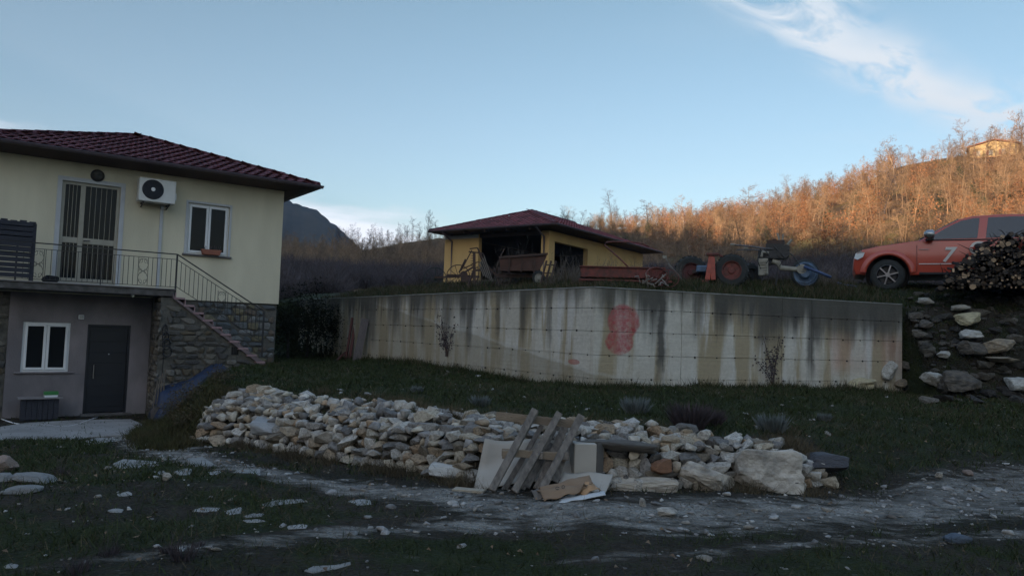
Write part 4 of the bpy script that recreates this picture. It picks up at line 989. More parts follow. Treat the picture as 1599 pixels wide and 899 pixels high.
# gutter
def gutter(parent, p0, p1, out, name='gutter', m=m_gutter, r_=.065):
    p0, p1, out = Vector(p0), Vector(p1), Vector(out); V_ = []; n = 8
    for p in (p0, p1):
        for i in range(n+1): th = math.pi*i/n; V_.append(p + out*(math.cos(th)*r_+r_) - Vector((0, 0, math.sin(th)*r_)))
    for p in (p0, p1):
        for i in range(n+1): th = math.pi*i/n; V_.append(p + out*(math.cos(th)*(r_-.006)+r_) - Vector((0, 0, math.sin(th)*(r_-.006))))
    k = n+1; fs = [(i, i+1, k+i+1, k+i) for i in range(n)]+[(2*k+i, 3*k+i, 3*k+i+1, 2*k+i+1) for i in range(n)]+[(0, k, 3*k, 2*k), (n, 2*k+n, 3*k+n, k+n), tuple(range(k)), tuple(range(k, 2*k))]
    o = MB(); o.add(V_, fs); o.tube([p0+out*2*r_, p1+out*2*r_], .010, 6); return o.build(name, m, parent)
gutter(house, (x0_-.1, ey-.005, EAV-.01), (ex+.12, ey-.005, EAV-.01), (0, -1, 0)); gutter(house, (ex+.005, ey-.12, EAV-.01), (ex+.005, ey+2*hh_, EAV-.01), (1, 0, 0))
# balcony slab
bs = MB(); bs.bx(-2.05, 1.46, -1.1, -.001, 2.12, 2.27); sl = bs.build('balcony_slab', m_slab, house, bevel=.012)
bt = MB(); bt.bx(-2.07, 1.48, -1.13, -.002, 2.271, 2.30); bt.build('balcony_paving', mat('balcony_tile', (.22, .20, .19), (.16, .145, .135), scale=5), house, bevel=.004)
g = MB(); g.bx(-.85, .9, -.07, -.003, 2.301, 2.345); g.build('threshold', m_white, house, bevel=.004)
# stone cladding
CL = [rock_mesh(200+i, npts=16, sq=6) for i in range(8)]
for c_ in CL: c_.materials.append(m_wst)
CB = [c_.copy() for c_ in CL]
for c_ in CB: c_.materials.clear(); c_.materials.append(m_bstone)
def clad(parent, t0, t1, z0, z1, y, inside, sw=.24, sh=.14, meshes=CL, name='stone', axis='x', dep=.085):
    z = z0; n = 0
    while z < z1:
        h = sh*rnd.uniform(.75, 1.25); t = t0-rnd.uniform(0, sw*.5)
        while t < t1:
            w = sw*rnd.choice([.6, .8, 1, 1.2, 1.5]); c = t+w/2
            if inside(c, z+h/2, w, h):
                loc = (c, y, z+h/2+rnd.uniform(-.012, .012)) if axis == 'x' else (y, c, z+h/2)
                link(name, rnd.choice(meshes), parent, loc, (rnd.uniform(-.06, .06), rnd.uniform(-.07, .07), (0 if axis == 'x' else math.pi/2)+rnd.choice([0, math.pi])+rnd.uniform(-.05, .05)), (w*.97, dep*rnd.uniform(.85, 1.15), h*.95)); n += 1
            t += w*1.0
        z += h
    return n
clad(house, -2.1, -1.64, -.5, 2.1, .07, lambda t, z, w, h: t+w/2 < -1.60)
clad(house, 2.35, 4.22, .55, 2.05, .045, lambda t, z, w, h: t+w/2 < 4.25 and z < 2.03, sw=.26, sh=.15, meshes=CB)

# outdoor stair with its stone side wall
st = thing('outdoor_staircase', 'pink edged concrete stair climbing to the balcony over a rough stone wall', 'staircase', tuple(hw(1.2, 1.1, 0)), HRZ)
# local: x from t=1.2, y from the outer face inward
S0, S1, ZT, ZB = .28, 2.42, 2.27, .64; NS = 10
m_step = mat('pink_stone_step', (.36, .235, .235), (.27, .17, .175), scale=6, bump=.2)
m_streng = mat('stair_concrete', (.20, .15, .15), (.13, .10, .10), scale=8, bump=.3)
for i in range(NS):
    x0 = S0+(S1-S0)*i/NS; x1 = S0+(S1-S0)*(i+1)/NS; zt = ZT-(ZT-ZB)*(i+1)/NS+.0
    q = MB(); q.bx(x0-.02, x1, -.03, 1.07, zt-.045, zt); so = q.build('step', m_step, st, bevel=.004)
    q = MB(); q.bx(x0+.001, x0+.02, -.015, 1.06, zt, zt+(ZT-ZB)/NS-.05); q.build('riser', m_step, st)
q = MB(); q.prism([(S0-.28, 2.1), (S0, 2.1), (S0+.001, ZT-.2), (S1, ZB-.16), (S1, -.9), (S0-.28, -.9)], .06, 1.05); q.build('wall_core', m_mortar, st)
q = MB(); q.prism([(S0-.05, ZT-.19), (S0-.05, ZT-.06), (S0, ZT-.17), (S1+.02, ZB-.05), (S1+.02, ZB-.18)], -.02, .06); q.build('stringer', m_streng, st)
top_at = lambda x: 2.08 if x < S0 else ZT-.20+(ZB-ZT)*(x-S0)/(S1-S0)
VT = (1.62, 1.78, .80, .98)
clad(st, 0.02, S1+.1, -.85, 2.1, .045, lambda t, z, w, h: t-w/2 > -.03 and z+h*.5 < top_at(t+w*.35)-.02 and z > hz(*(hw(1.2+t, 1.1, 0)[:2]))-.25 and not (VT[0]-w/2 < t < VT[1]+w/2 and VT[2]-h/2 < z < VT[3]+h/2), sw=.23, sh=.13)
clad(st, .08, 1.0, -.85, 2.0, .0, lambda t, z, w, h: t+w/2 < 1.0, sw=.23, sh=.14, axis='y')
q = MB(); q.bx(VT[0], VT[1], .045, .058, VT[2], VT[3]); vo = q.build('vent_opening', m_darkin, st)
for i in range(3):
    q = MB(); x = VT[0]+.04+i*.04; q.bx(x-.005, x+.005, .02, .03, VT[2], VT[3]); q.build('vent_bar', m_iron, vo)

# iron railing
rl = thing('balcony_railing', 'black wrought iron railing along the balcony and down the stair', 'railing', tuple(hw(-1.5, 1.08, 2.3)), HRZ)
q = lambda: MB()
def rail(a, b, w=.03, name='handrail'):
    m_ = MB(); m_.bar(a, b, w, w*.7); return m_.build(name, m_iron, rl)
RX1 = 2.98   # t = 1.48
rail((-1.2, 0, .80), (RX1, 0, .80), .035); rail((.0, 0, .68), (RX1, 0, .68), .018, 'rail'); rail((-1.2, 0, .04), (RX1, 0, .04), .018, 'rail')
for x in (-.1, 1.45, RX1):
    m_ = MB(); m_.bar((x, 0, -.20 if x > 2 else -.02), (x, 0, .80), .035, .035) if x != 1.45 else m_.bar((x, 0, -.15), (x, 0, .8), .022, .022); m_.build('post', m_iron, rl)
BM = MB().bar((0, 0, .04), (0, 0, .68), .011, .011).mesh('baluster'); BM.materials.append(m_iron)
def ornament(x, z0, z1, wd, parent=rl, slope=0, name='scroll_panel'):
    m_ = MB(); h = z1-z0
    for sx in (-1, 1):
        for k in range(2):
            c0 = z0+h*(.27+.46*k); pts = [(x+sx*wd*(.5*math.cos(th)*(1 if abs(th) < 2 else 1))*.9, 0, c0+slope*0+h*.23*math.sin(th)) for th in np.linspace(-math.pi/2, math.pi/2, 9)]
            pts = [(p_[0]-sx*wd*.0, 0, p_[2]) for p_ in pts]; m_.tube(pts, .005, 4)
        for k in range(3):
            c0 = z0+h*(.12+.38*k); m_.tube([(x+sx*wd*(.25+.16*math.cos(th)), 0, c0+h*.08*math.sin(th)) for th in np.linspace(0, 5.2, 9)], .004, 4)
    m_.tube([(x-wd*.5, 0, z0), (x-wd*.5, 0, z1)], .006, 4); m_.tube([(x+wd*.5, 0, z0), (x+wd*.5, 0, z1)], .006, 4)
    return m_.build(name, m_iron, parent)
orn = [.28, 2.28]
x = .02
while x < RX1-.05:
    if not any(abs(x-o_) < .13 for o_ in orn): link('baluster', BM, rl, (x, 0, 0))
    x += .098
for o_ in orn: ornament(o_, .05, .67, .20)
# down the stair
A0 = Vector((RX1, 0, .80)); A1 = Vector((5.04, 0, -.43)); dz = (A1.z-A0.z)/(A1.x-A0.x)
rail(A0, A1, .035); rail(A0-Vector((0, 0, .12)), A1-Vector((0, 0, .12)), .018, 'rail'); rail(A0-Vector((0, 0, .74)), A1-Vector((0, 0, .76)), .018, 'rail')
m_ = MB(); m_.bar(A1, A1-Vector((0, 0, 1.12)), .035, .035); m_.build('post', m_iron, rl)
x = RX1+.10
while x < 5.0:
    if abs(x-4.02) > .12: 
        m_ = MB(); zt = A0.z+dz*(x-RX1); m_.bar((x, 0, zt-.74), (x, 0, zt-.12), .011, .011); m_.build('baluster', m_iron, rl)
    x += .098
zt = A0.z+dz*(4.02-RX1); ornament(4.02, zt-.70, zt-.16, .18)

# things on and by the house
ac = thing('air_conditioner', 'white outdoor air conditioner unit on brackets beside the balcony door', 'air conditioner', tuple(hw(1.10, .0, 4.35)), HRZ)
q = MB(); q.bx(-.40, .40, -.40, -.10, 0, .55); q.build('casing', mat('ac_white', (.66, .66, .63), (.60, .60, .57), bump=.02, rough=.45), ac, bevel=.012)
q = MB(); q.lathe([(-.012, .0), (-.012, .21), (0, .235), (.01, .235)], 32, 'Y', (-.10, -.405, .29)); q.build('fan_recess', mat('fan_shadow', (.035, .04, .05), bump=0), ac)
for i in range(5):
    q = MB(); rr = .05+.042*i; q.lathe([(-.004, rr-.003), (-.008, rr), (-.004, rr+.003), (0, rr)], 28, 'Y', (-.10, -.424, .29)); q.build('grille_ring', m_iron, ac)
q = MB(); q.lathe([(-.02, 0), (-.02, .045), (0, .05)], 16, 'Y', (-.10, -.42, .29)); q.build('grille_hub', m_pvc, ac)
for k in range(3):
    q = MB(); a_ = k*2.09+.4; q.bar((-.10+.05*math.cos(a_), -.425, .29+.05*math.sin(a_)), (-.10+.22*math.cos(a_), -.425, .29+.22*math.sin(a_)), .01, .006); q.build('grille_spoke', m_iron, ac)
for x in (-.28, .28):
    q = MB(); q.bar((x, -.42, -.02), (x, .0, -.02), .03, .03); q.bar((x, -.38, -.03), (x, .0, -.22 if 0 else -.10), .02, .02); q.build('bracket', m_iron, ac)
q = MB(); q.bx(.15, .22, -.035, -.001, -2.02, -.02); q.bx(.15, .22, -.10, -.036, -.10, -.02); q.build('pipe_cover', m_white, ac, bevel=.004)
q = MB(); q.bx(.40, .44, -.30, -.16, .1, .28); q.build('valve_cover', m_pvc, ac, bevel=.006)
lm = thing('wall_lamp', 'round dark metal lamp on the wall above the balcony door', 'lamp', tuple(hw(-.12, 0, 4.86)), HRZ)
q = MB(); q.lathe([(-.02, .0), (-.05, .13), (-.03, .145), (0, .145)], 20, 'Y', (0, 0, 0)); q.build('back_plate', m_iron, lm, smooth=True)
q = MB(); q.lathe([(-.17, 0), (-.16, .05), (-.11, .095), (-.05, .11)], 20, 'Y', (0, 0, 0)); q.build('glass_dome', glass_mat('lamp_glass', (.09, .09, .085), .2), lm, smooth=True)
q = MB(); q.tube([(-.11, -.10, .0), (0, -.19, 0), (.11, -.10, 0)], .007, 5); q.tube([(0, -.10, -.11), (0, -.19, 0), (0, -.10, .11)], .007, 5); q.build('guard', m_iron, lm)
pb = thing('window_box', 'terracotta flower box on the upper window sill with dry stems', 'flower box', tuple(hw(2.46, .05, 3.235)), HRZ)
q = MB(); q.prism([(-.20, 0), (.20, 0), (.24, .13), (-.24, .13)], -.10, .04); q.build('box', mat('terracotta', (.30, .115, .07), (.24, .09, .06)), pb, bevel=.006)
q = MB()
for i in range(16): x = rnd.uniform(-.2, .2); q.bar((x, -.03, .1), (x+rnd.uniform(-.05, .05), -.03+rnd.uniform(-.03, .03), .16+rnd.uniform(0, .10)), .006)
q.build('dry_stems', m_twig_d, pb)
vb = thing('wall_light', 'small square white light box on the wall above the charcoal door', 'light', tuple(hw(-.26, .0, 1.58)), HRZ)
q = MB(); q.bx(-.055, .055, -.05, 0, -.05, .05); q.build('housing', m_pvc, vb, bevel=.008)
q = MB(); q.bx(-.04, .04, -.062, -.0515, -.035, .035); q.build('lens', mat('opal', (.5, .5, .48), bump=0, rough=.2), vb, bevel=.006)
bl = thing('soffit_light', 'small cream bulb under the edge of the balcony slab', 'light', tuple(hw(.62, 1.0, 2.12)), HRZ)
q = MB(); q.lathe([(0, .035), (-.03, .035), (-.05, .028), (-.065, 0)], 14, 'Z'); q.build('bulb', mat('bulb_white', (.75, .72, .6), bump=0, rough=.3), bl, smooth=True)
q = MB(); q.lathe([(.0, .045), (-.012, .045), (-.012, .036)], 14, 'Z'); q.build('socket', m_pvc, bl)
# slatted rack on the balcony
rk = thing('slatted_rack', 'tall dark wooden slatted rack standing at the left end of the balcony', 'rack', tuple(hw(-1.68, .95, 2.30)), HRZ)
m_dw = mat('dark_wood', (.040, .042, .055), (.026, .027, .035), scale=5, bump=.3, stretch=(1, 1, 6))
for x in (-.36, .36):
    for y in (-.12, .12):
        q = MB(); q.bar((x, y, 0), (x, y, 1.2), .07, .04); q.build('upright', m_dw, rk, bevel=.004)
for i in range(11):
    z = .06+i*.107; g2_ = .074 if i not in (2, 4) else .055
    q = MB(); q.bx(-.33, .33, -.155, -.132, z, z+g2_+.012); q.build('slat', m_dw, rk, bevel=.003)
for i in range(10):
    z = .09+i*.115; q = MB(); q.bx(-.33, .33, .10, .125, z, z+.05); q.build('slat', m_dw, rk, bevel=.003)
for i in range(5):
    q = MB(); x = -.34+i*.165; q.bx(x-.06, x+.06, -.15, .15, 1.201+.015*(i % 2), 1.235+.015*(i % 2)); q.build('top_board', m_dw, rk, bevel=.004)
for z in (.28, .50, .72, .94):
    q = MB(); q.bx(-.33, .33, -.10, .09, z, z+.02); q.build('shelf', m_dw, rk)
bg_ = MB(); 
bgm = boulder_mesh(44, 2.5, sub=3, amp=.12); bgm.materials.append(mat('black_cloth', (.012, .012, .014), bump=.3, rough=.9)); p = hw(-.95, .72, 2.375)
tagt(link('bundle', bgm, None, p, (0, 0, HRZ), (.34, .22, .17)), 'black crumpled bag lying on the balcony floor by the door', 'bag')
# planter and its lid and box
pt = thing('planter_box', 'dark slatted planter box under the ground floor window', 'planter', tuple(hw(-.98, .42, -.66)), HRZ)
for i in range(7):
    q = MB(); x = -.30+i*.10; q.bx(x-.046, x+.046, -.22, -.20, .02, .46); q.build('slat', m_dw, pt, bevel=.003)
q = MB(); q.bx(-.34, .34, -.199, .2, .03, .44); q.build('body', m_dw, pt)
for x in (-.3, .3):
    q = MB(); q.bx(x-.03, x+.03, -.18, .18, 0, .03); q.build('foot', m_dw, pt)
lid = MB(); lid.bx(-.40, .42, -.28, .22, 0, .022); o = lid.build('board', mat('grey_board', (.22, .20, .20), (.16, .15, .15)), None, bevel=.004); o.location = hw(-.98, .42, -.198); o.rotation_euler = (0, 0, HRZ); tagt(o, 'thin grey board lying as a lid on the dark planter box', 'board')
gb_ = thing('green_box', 'small green box with a white band standing on the grey board', 'box', tuple(hw(-.78, .46, -.174)), HRZ+.1)
q = MB(); q.bx(-.13, .13, -.07, .07, .045, .12); q.build('green_sleeve', mat('green_card', (.05, .22, .06), bump=0, rough=.6), gb_, bevel=.003)
q = MB(); q.bx(-.12, .12, -.066, .066, 0, .0445); q.build('white_base', m_pvc, gb_, bevel=.003)
hs = MB(); pts = []
for u in np.linspace(0, 1, 26): px = 2+150*u; py = 655+14*math.sin(u*2.9)+(-4*u) + 2*math.sin(u*11); g = ground(px, py); pts.append((g.x, g.y, g.z+.018))
hs.tube(pts, .013, 6); tagt(hs.build('hose', m_pvc, None, smooth=True), 'thin white hose lying in a curve on the paving before the planter', 'hose')
# hanging garland of garden gear by the stair wall
hg = thing('hanging_gear', 'dark bundle of tools and cord hanging on the stone stair wall by the door', 'bundle', tuple(hw(1.28, 1.22, .2)), HRZ)
hang_m = mat('black_rubber', (.014, .014, .015), bump=.05, rough=.6)
for k in range(4):
    q = MB(); c = (.02*k, -.02*k, 1.15-.16*k); q.tube([(c[0]+.05*math.sin(th)*(1+.3*k % 2), c[1]-.02, c[2]+.12*math.cos(th)) for th in np.linspace(0, 6.283, 14)], .018, 6, False); q.build('coil', hang_m, hg)
q = MB(); q.tube([(0, 0, 1.3), (.01, -.01, .95), (.0, -.02, .35), (-.02, -.05, 0)], .012, 5); q.build('cord', hang_m, hg)
m_tar = mat('blue_tarpaulin', (.016, .030, .070), (.012, .022, .050), scale=3, bump=.5, bscale=9, rough=.55)
# blue tarpaulin draped over a stack
tw_, td_ = 26, 12; Vt = []; Ft = []
for i in range(tw_+1):
    for j in range(td_+1):
        u, v_ = i/tw_, j/td_; t_ = 1.02+1.55*u; n_ = 1.25+.85*v_
        top = -.10+.62*min(1, u*1.15)+.25*max(0, u-.8); fall = max(0, v_-.45)/.55
        g_ = hw(t_, n_, 0); zg = hz(g_.x, g_.y); zz = (top+.12*math.sin(u*9+v_*4)*.4)*(1-fall)+(zg+.02)*fall
        if u < .12: zz = zz*(u/.12)+(zg+.04)*(1-u/.12)
        zz += .03*mnoise.noise(Vector((u*7, v_*6, 1))); Vt.append((g_.x, g_.y, max(zz, zg+.015)))
for i in range(tw_):
    for j in range(td_): a_ = i*(td_+1)+j; Ft.append((a_, a_+td_+1, a_+td_+2, a_+1))
tp = mesh_np('tarpaulin', Vt, Ft, m_tar, True); o = link('tarpaulin', tp); md = o.modifiers.new('thick', 'SOLIDIFY'); md.thickness = .008
tagt(o, 'blue tarpaulin draped over a low stack against the stone stair wall', 'tarpaulin')
m_can = mat('weathered_stick', (.16, .13, .10), (.09, .075, .06), bump=.3, stretch=(8, 8, 1))
lj = thing('tool_bundle', 'few old sticks and a shovel leaning at the left end of the blue tarpaulin', 'tools', tuple(hw(1.12, 1.62, -.62)), HRZ)
for k in range(4):
    q = MB(); q.tube([(-.1+.07*k, -.12+.03*k, .0), (.02+.05*k, .12, .85+.08*k)], .016, 6); q.build('stick', m_can, lj)
q = MB(); q.prism([(-.12, 0), (.10, 0), (.12, .22), (.05, .30), (-.07, .30), (-.14, .22)], -.16, -.15); q.build('shovel_blade', mat('old_steel', (.12, .10, .09), (.07, .06, .055), rough=.6), lj)

# patio slab of poured concrete before the doors and its loose slabs
def slab(px_pts, th, label, cat='paving slab', m=None, name='paving_slab', group=None, lift=.012):
    P = [ground(*p) for p in px_pts]; c = sum(P, Vector())/len(P); zc = sum(p.z for p in P)/len(P)+lift+.0; n = len(P)
    vs = [(p.x-c.x+rnd.uniform(-.02, .02), p.y-c.y, p.z-c.z+lift+.5*(zc-lift-p.z)) for p in P]; vb_ = [(x, y, z-th) for x, y, z in vs]
    o = MB(); o.add(vs+vb_, [tuple(range(n)), tuple(reversed(range(n, 2*n)))]+[(i, i+n, (i+1) % n+n, (i+1) % n) for i in range(n)])
    ob = o.build(name, m or m_slabst, None, bevel=.008); ob.location = c; return tagt(ob, label, cat, group)
m_slabst = mat('pale_flagstone', (.29, .285, .27), (.17, .165, .155), scale=4, bump=.4, bscale=22, rough=.9, rv=.15)
slab([(0, 668), (40, 662), (125, 657), (205, 656), (232, 668), (205, 679), (140, 684), (60, 690), (20, 687), (0, 689)], .10, 'large pale concrete apron before the charcoal door and the planter', 'paving', mat('apron_concrete', (.30, .29, .275), (.21, .20, .19), scale=1.5, bump=.4, bscale=20, contrast=1.4), 'concrete_apron')
FL = [([(124, 690), (150, 686), (192, 687), (190, 692), (140, 696)], 'narrow broken flagstone just before the concrete apron'),
      ([(174, 726), (190, 720), (246, 721), (240, 728), (205, 732), (182, 731)], 'long flat flagstone in the grass before the apron, nearest the rocks'),
      ([(292, 720), (318, 716), (332, 724), (345, 733), (318, 732), (300, 726)], 'largest of the pale flagstones on the footpath by the stone wall'),
      ([(270, 737), (290, 731), (302, 733), (294, 741), (278, 742)], 'small flagstone touching the left of the largest path flagstone'),
      ([(320, 738), (346, 736), (344, 741), (325, 741)], 'sliver of flagstone below the largest path flagstone'),
      ([(345, 743), (372, 736), (408, 736), (408, 744), (388, 749), (352, 748)], 'oval flagstone at the right end of the footpath flagstones'),
      ([(240, 736), (258, 735), (262, 740), (246, 741)], 'tiny flagstone left of the others on the footpath'),
      ([(408, 787), (430, 781), (474, 780), (476, 784), (440, 788), (412, 790)], 'long thin white flagstone in the grass below the wall'),
      ([(300, 796), (318, 792), (344, 793), (340, 798), (318, 799), (302, 798)], 'white flagstone in the grass, leftmost of a loose row of four'),
      ([(351, 799), (372, 792), (380, 793), (374, 801), (354, 804)], 'tilted white flagstone in the middle of the loose row of four'),
      ([(380, 806), (396, 802), (414, 802), (410, 806), (386, 808)], 'thin white flagstone at the right of the loose row of four'),
      ([(380, 812), (400, 810), (412, 813), (404, 816), (386, 816)], 'lowest white flagstone of the loose row of four'),
      ([(448, 822), (470, 818), (484, 820), (478, 825), (452, 826)], 'pale flat stone half sunk in the worn track'),
      ([(540, 783), (560, 779), (580, 781), (578, 787), (556, 788)], 'small bluish flat stone beside the gravel track'),
      ([(180, 771), (198, 766), (208, 770), (204, 774), (186, 775)], 'grey flat stone in the middle of the left grass'),
      ([(478, 891), (492, 884), (520, 882), (548, 876), (545, 882), (512, 890), (484, 895)], 'long pale stone edge at the very front of the grass'),
      ([(8, 884), (18, 879), (28, 881), (24, 887), (12, 888)], 'small whitish stone at the front left of the grass'),
      ([(168, 797), (180, 793), (192, 795), (188, 800), (172, 800)], 'grey flat stone in the darkest patch of left grass')]
for pts_, lb in FL: slab(pts_, .05, lb, 'flagstone', name='flagstone', lift=.006)
m_rose = mat('rosy_rock', (.30, .22, .175), (.22, .165, .135), bump=.5, bscale=15)
m_grey = mat('grey_rock', (.24, .235, .225), (.16, .158, .15), bump=.5, bscale=15)
on_ground('rock', boulder_mesh(51, 4, amp=.1, sub=3), 2, 738, (.30, .26, .20), (0, .1, 0), 'pinkish rock at the left edge on top of grey rocks', 'rock', m_rose, .5)
on_ground('rock', boulder_mesh(52, 3, amp=.1, sub=3), 4, 752, (.26, .2, .10), (0, 0, .4), 'grey flat rock below the pinkish rock', 'rock', m_grey)
on_ground('rock', boulder_mesh(53, 3, amp=.1, sub=3), 54, 754, (.42, .26, .11), (0, .12, .1), 'rounded grey rock half in the grass right of the pinkish rock', 'rock', m_grey)
on_ground('rock', boulder_mesh(54, 4, amp=.08, sub=3), 32, 768, (.34, .2, .07), (0, 0, .2), 'thin grey stone lying in front of the rounded grey rock', 'rock', m_grey)
on_ground('rock', boulder_mesh(55, 3, amp=.1, sub=3), 260, 749, (.10, .09, .08), (0, 0, 0), 'small white cobble standing alone in the left grass', 'rock', m_bould)
on_ground('rock', boulder_mesh(56, 3, amp=.1, sub=3), 1494, 845, (.22, .16, .09), (0, 0, 0), 'blue grey stone at the lower right on the dark ground', 'rock', mat('bluish_stone', (.10, .13, .17), (.07, .09, .12), bump=.3))
on_ground('rock', boulder_mesh(57, 3, amp=.1, sub=3), 1044, 804, (.20, .14, .08), (0, 0, .3), 'pale cobble at the edge of the gravel track in front of the wall', 'rock', m_bould)
on_ground('rock', boulder_mesh(58, 3, amp=.1, sub=3), 1466, 746, (.10, .09, .08), (0, 0, .3), 'cream cobble in the grass verge right of the slate boulder', 'rock', m_bould)
on_ground('rock', boulder_mesh(59, 4, amp=.1, sub=3), 1512, 742, (.12, .10, .08), (0, 0, .3), 'brown cobble on the verge above the right end of the track', 'rock', m_rose)
on_ground('rock', boulder_mesh(60, 4, amp=.1, sub=3), 1004, 790, (.06, .06, .09), (0, 0, .3), 'small upright white stone before the low pale block', 'rock', m_bould)
# ------------------------------------------------------------------ garage
GA = math.radians(34); GRZ = -GA; GX0 = Vector((math.cos(GA), -math.sin(GA), 0)); GY0 = Vector((math.sin(GA), math.cos(GA), 0))
gc = at(868, 349, 32); G0 = Vector((gc.x, gc.y, 0)) - GX0*.8 + GY0*.8
m_gy = mat('ochre_plaster', (.62, .41, .17), (.53, .345, .14), scale=1.2, bump=.1)
gar = thing('garage', 'open yellow garage with a red hipped tile roof on the upper terrace', 'garage', (G0.x, G0.y, 0), GRZ)
GE = 6.33
w = MB(); w.bx(-6.06, -3.96, 0, .25, 3.3, 6.18); w.build('wall', m_gy, gar)
w = MB(); w.bx(-.42, 0, 0, .5, 3.3, 6.18); w.bx(-.25, 0, .501, 10.3, 5.73, 6.18); w.bx(-.25, 0, 3.70, 10.3, 3.3, 5.729); w.build('wall', m_gy, gar)
w = MB(); w.bx(-6.06, -5.81, .251, 10.3, 3.3, 6.18); w.bx(-5.809, -.251, 10.05, 10.3, 3.3, 6.18); w.build('wall', m_gy, gar)
w = MB(); w.bx(-3.955, -.425, .05, .2, 6.02, 6.18); w.build('lintel', m_soffit, gar)
w = MB(); w.bx(-5.80, -.26, .26, 10.0, 3.9, 3.98); w.build('floor_slab', m_slab, gar)
m_dim = mat('shade_boards', (.035, .030, .026), (.02, .018, .016), scale=3, bump=.2)  # added lining: the garage's inner shade is put into this dark colour
w = MB(); w.bx(-5.80, -.26, 9.98, 10.04, 3.981, 6.17); w.build('back_shade_lining', m_dim, gar)
w = MB(); w.bx(-5.80, -5.77, .26, 9.97, 3.981, 6.17); w.build('side_shade_lining', m_dim, gar)
w = MB(); w.bx(-5.76, -.26, .26, 9.97, 6.19, 6.23); w.build('ceiling_shade_boards', m_dim, gar)
w = MB(); w.bx(-6.04, -3.98, -.012, -.001, 6.0, 6.17); w.build('white_band', m_white, gar)
gx0, gx1, gy0, gy1 = -6.4, .8, -.8, 11.0; gh = (gx1-gx0)/2; gr = GE+gh*.365; cxm = (gx0+gx1)/2
r = MB(); r.add([(gx0, gy0, GE), (gx1, gy0, GE), (gx1, gy1, GE), (gx0, gy1, GE), (cxm, gy0+gh, gr), (cxm, gy1-gh, gr), (gx0, gy0, GE-.07), (gx1, gy0, GE-.07), (gx1, gy1, GE-.07), (gx0, gy1, GE-.07)],
                [(0, 1, 4), (1, 2, 5, 4), (2, 3, 5), (3, 0, 4, 5), (0, 6, 7, 1), (1, 7, 8, 2), (2, 8, 9, 3), (3, 9, 6, 0), (6, 9, 8, 7)]); groof = r.build('roof', m_soffit, gar)
ga_ = math.atan(.365); gt = MB(); tm2 = tile_mb(.25, .40, 4)
for j in range(int(gh/math.cos(ga_)/.345)+1):
    u = j*.345*math.cos(ga_); zz = GE+.015+j*.345*math.sin(ga_); x = gx1-u-.1
    while x > gx0+u: R = Euler((ga_-.045, 0, 0)).to_matrix(); gt.add([R @ Vector(v)+Vector((x, gy0-.04+u, zz)) for v in tm2.v], tm2.f); x -= .25
    y = gy0+u+.1
    while y < gy1-u: R = Matrix.Rotation(math.pi/2, 3, 'Z') @ Euler((ga_-.045, 0, 0)).to_matrix(); gt.add([R @ Vector(v)+Vector((gx1+.04-u, y, zz)) for v in tm2.v], tm2.f); y += .25
gt.build('tile_field', m_tile_i, groof, fix=False, kind='stuff')
caps((gx1+.02, gy0-.02, GE+.02), (cxm, gy0+gh, gr+.02), groof); caps((gx0, gy0, GE+.02), (cxm, gy0+gh, gr+.02), groof); caps((cxm, gy0+gh, gr+.02), (cxm, gy1-gh, gr+.02), groof)
gutter(gar, (gx0-.02, gy0, GE), (gx1+.1, gy0, GE), (0, -1, 0)); gutter(gar, (gx1, gy0-.1, GE), (gx1, gy1, GE), (1, 0, 0))
for x, y in ((-5.55, -.08), (-.22, -.08)):
    q = MB(); q.tube([(x, gy0+.0, GE-.06), (x, gy0+.06, GE-.14), (x, y, GE-.45), (x, y, 3.6)], .045, 8); q.build('downpipe', m_gutter, gar, smooth=True)
for i in range(5):
    q = MB(); x = -5.6+i*1.25; q.bx(x-.04, x+.04, gy0+.05, -.01, GE-.17, GE-.075); q.build('rafter_end', m_soffit, gar)

# ------------------------------------------------------------------ old farm machines on the terrace
m_rusty = mat('rusty_iron', (.085, .050, .038), (.045, .032, .028), scale=12, bump=.3, rough=.85)
m_redp = mat('faded_red_paint', (.21, .050, .040), (.065, .036, .030), scale=12, bump=.2, rough=.7)
m_redb = mat('bright_red_paint', (.42, .085, .055), (.22, .06, .045), scale=9, bump=.05, rough=.5)
m_tyre = mat('old_rubber', (.022, .026, .027), (.035, .038, .037), scale=10, bump=.2, rough=.9)
m_bluep = mat('blue_paint', (.10, .17, .27), (.045, .07, .11), scale=9, bump=.1, rough=.55)
m_blues = mat('blue_steel_tube', (.035, .065, .16), (.03, .05, .11), bump=0, rough=.5)
m_cast = mat('cream_cast_metal', (.32, .31, .26), (.20, .19, .16), scale=9, bump=.2, rough=.6)
m_engb = mat('oily_black', (.018, .02, .022), (.035, .035, .035), scale=14, bump=.3, rough=.45)
m_oldw = mat('silvered_wood', (.22, .20, .175), (.13, .115, .10), scale=4, stretch=(6, 6, 1), bump=.5)
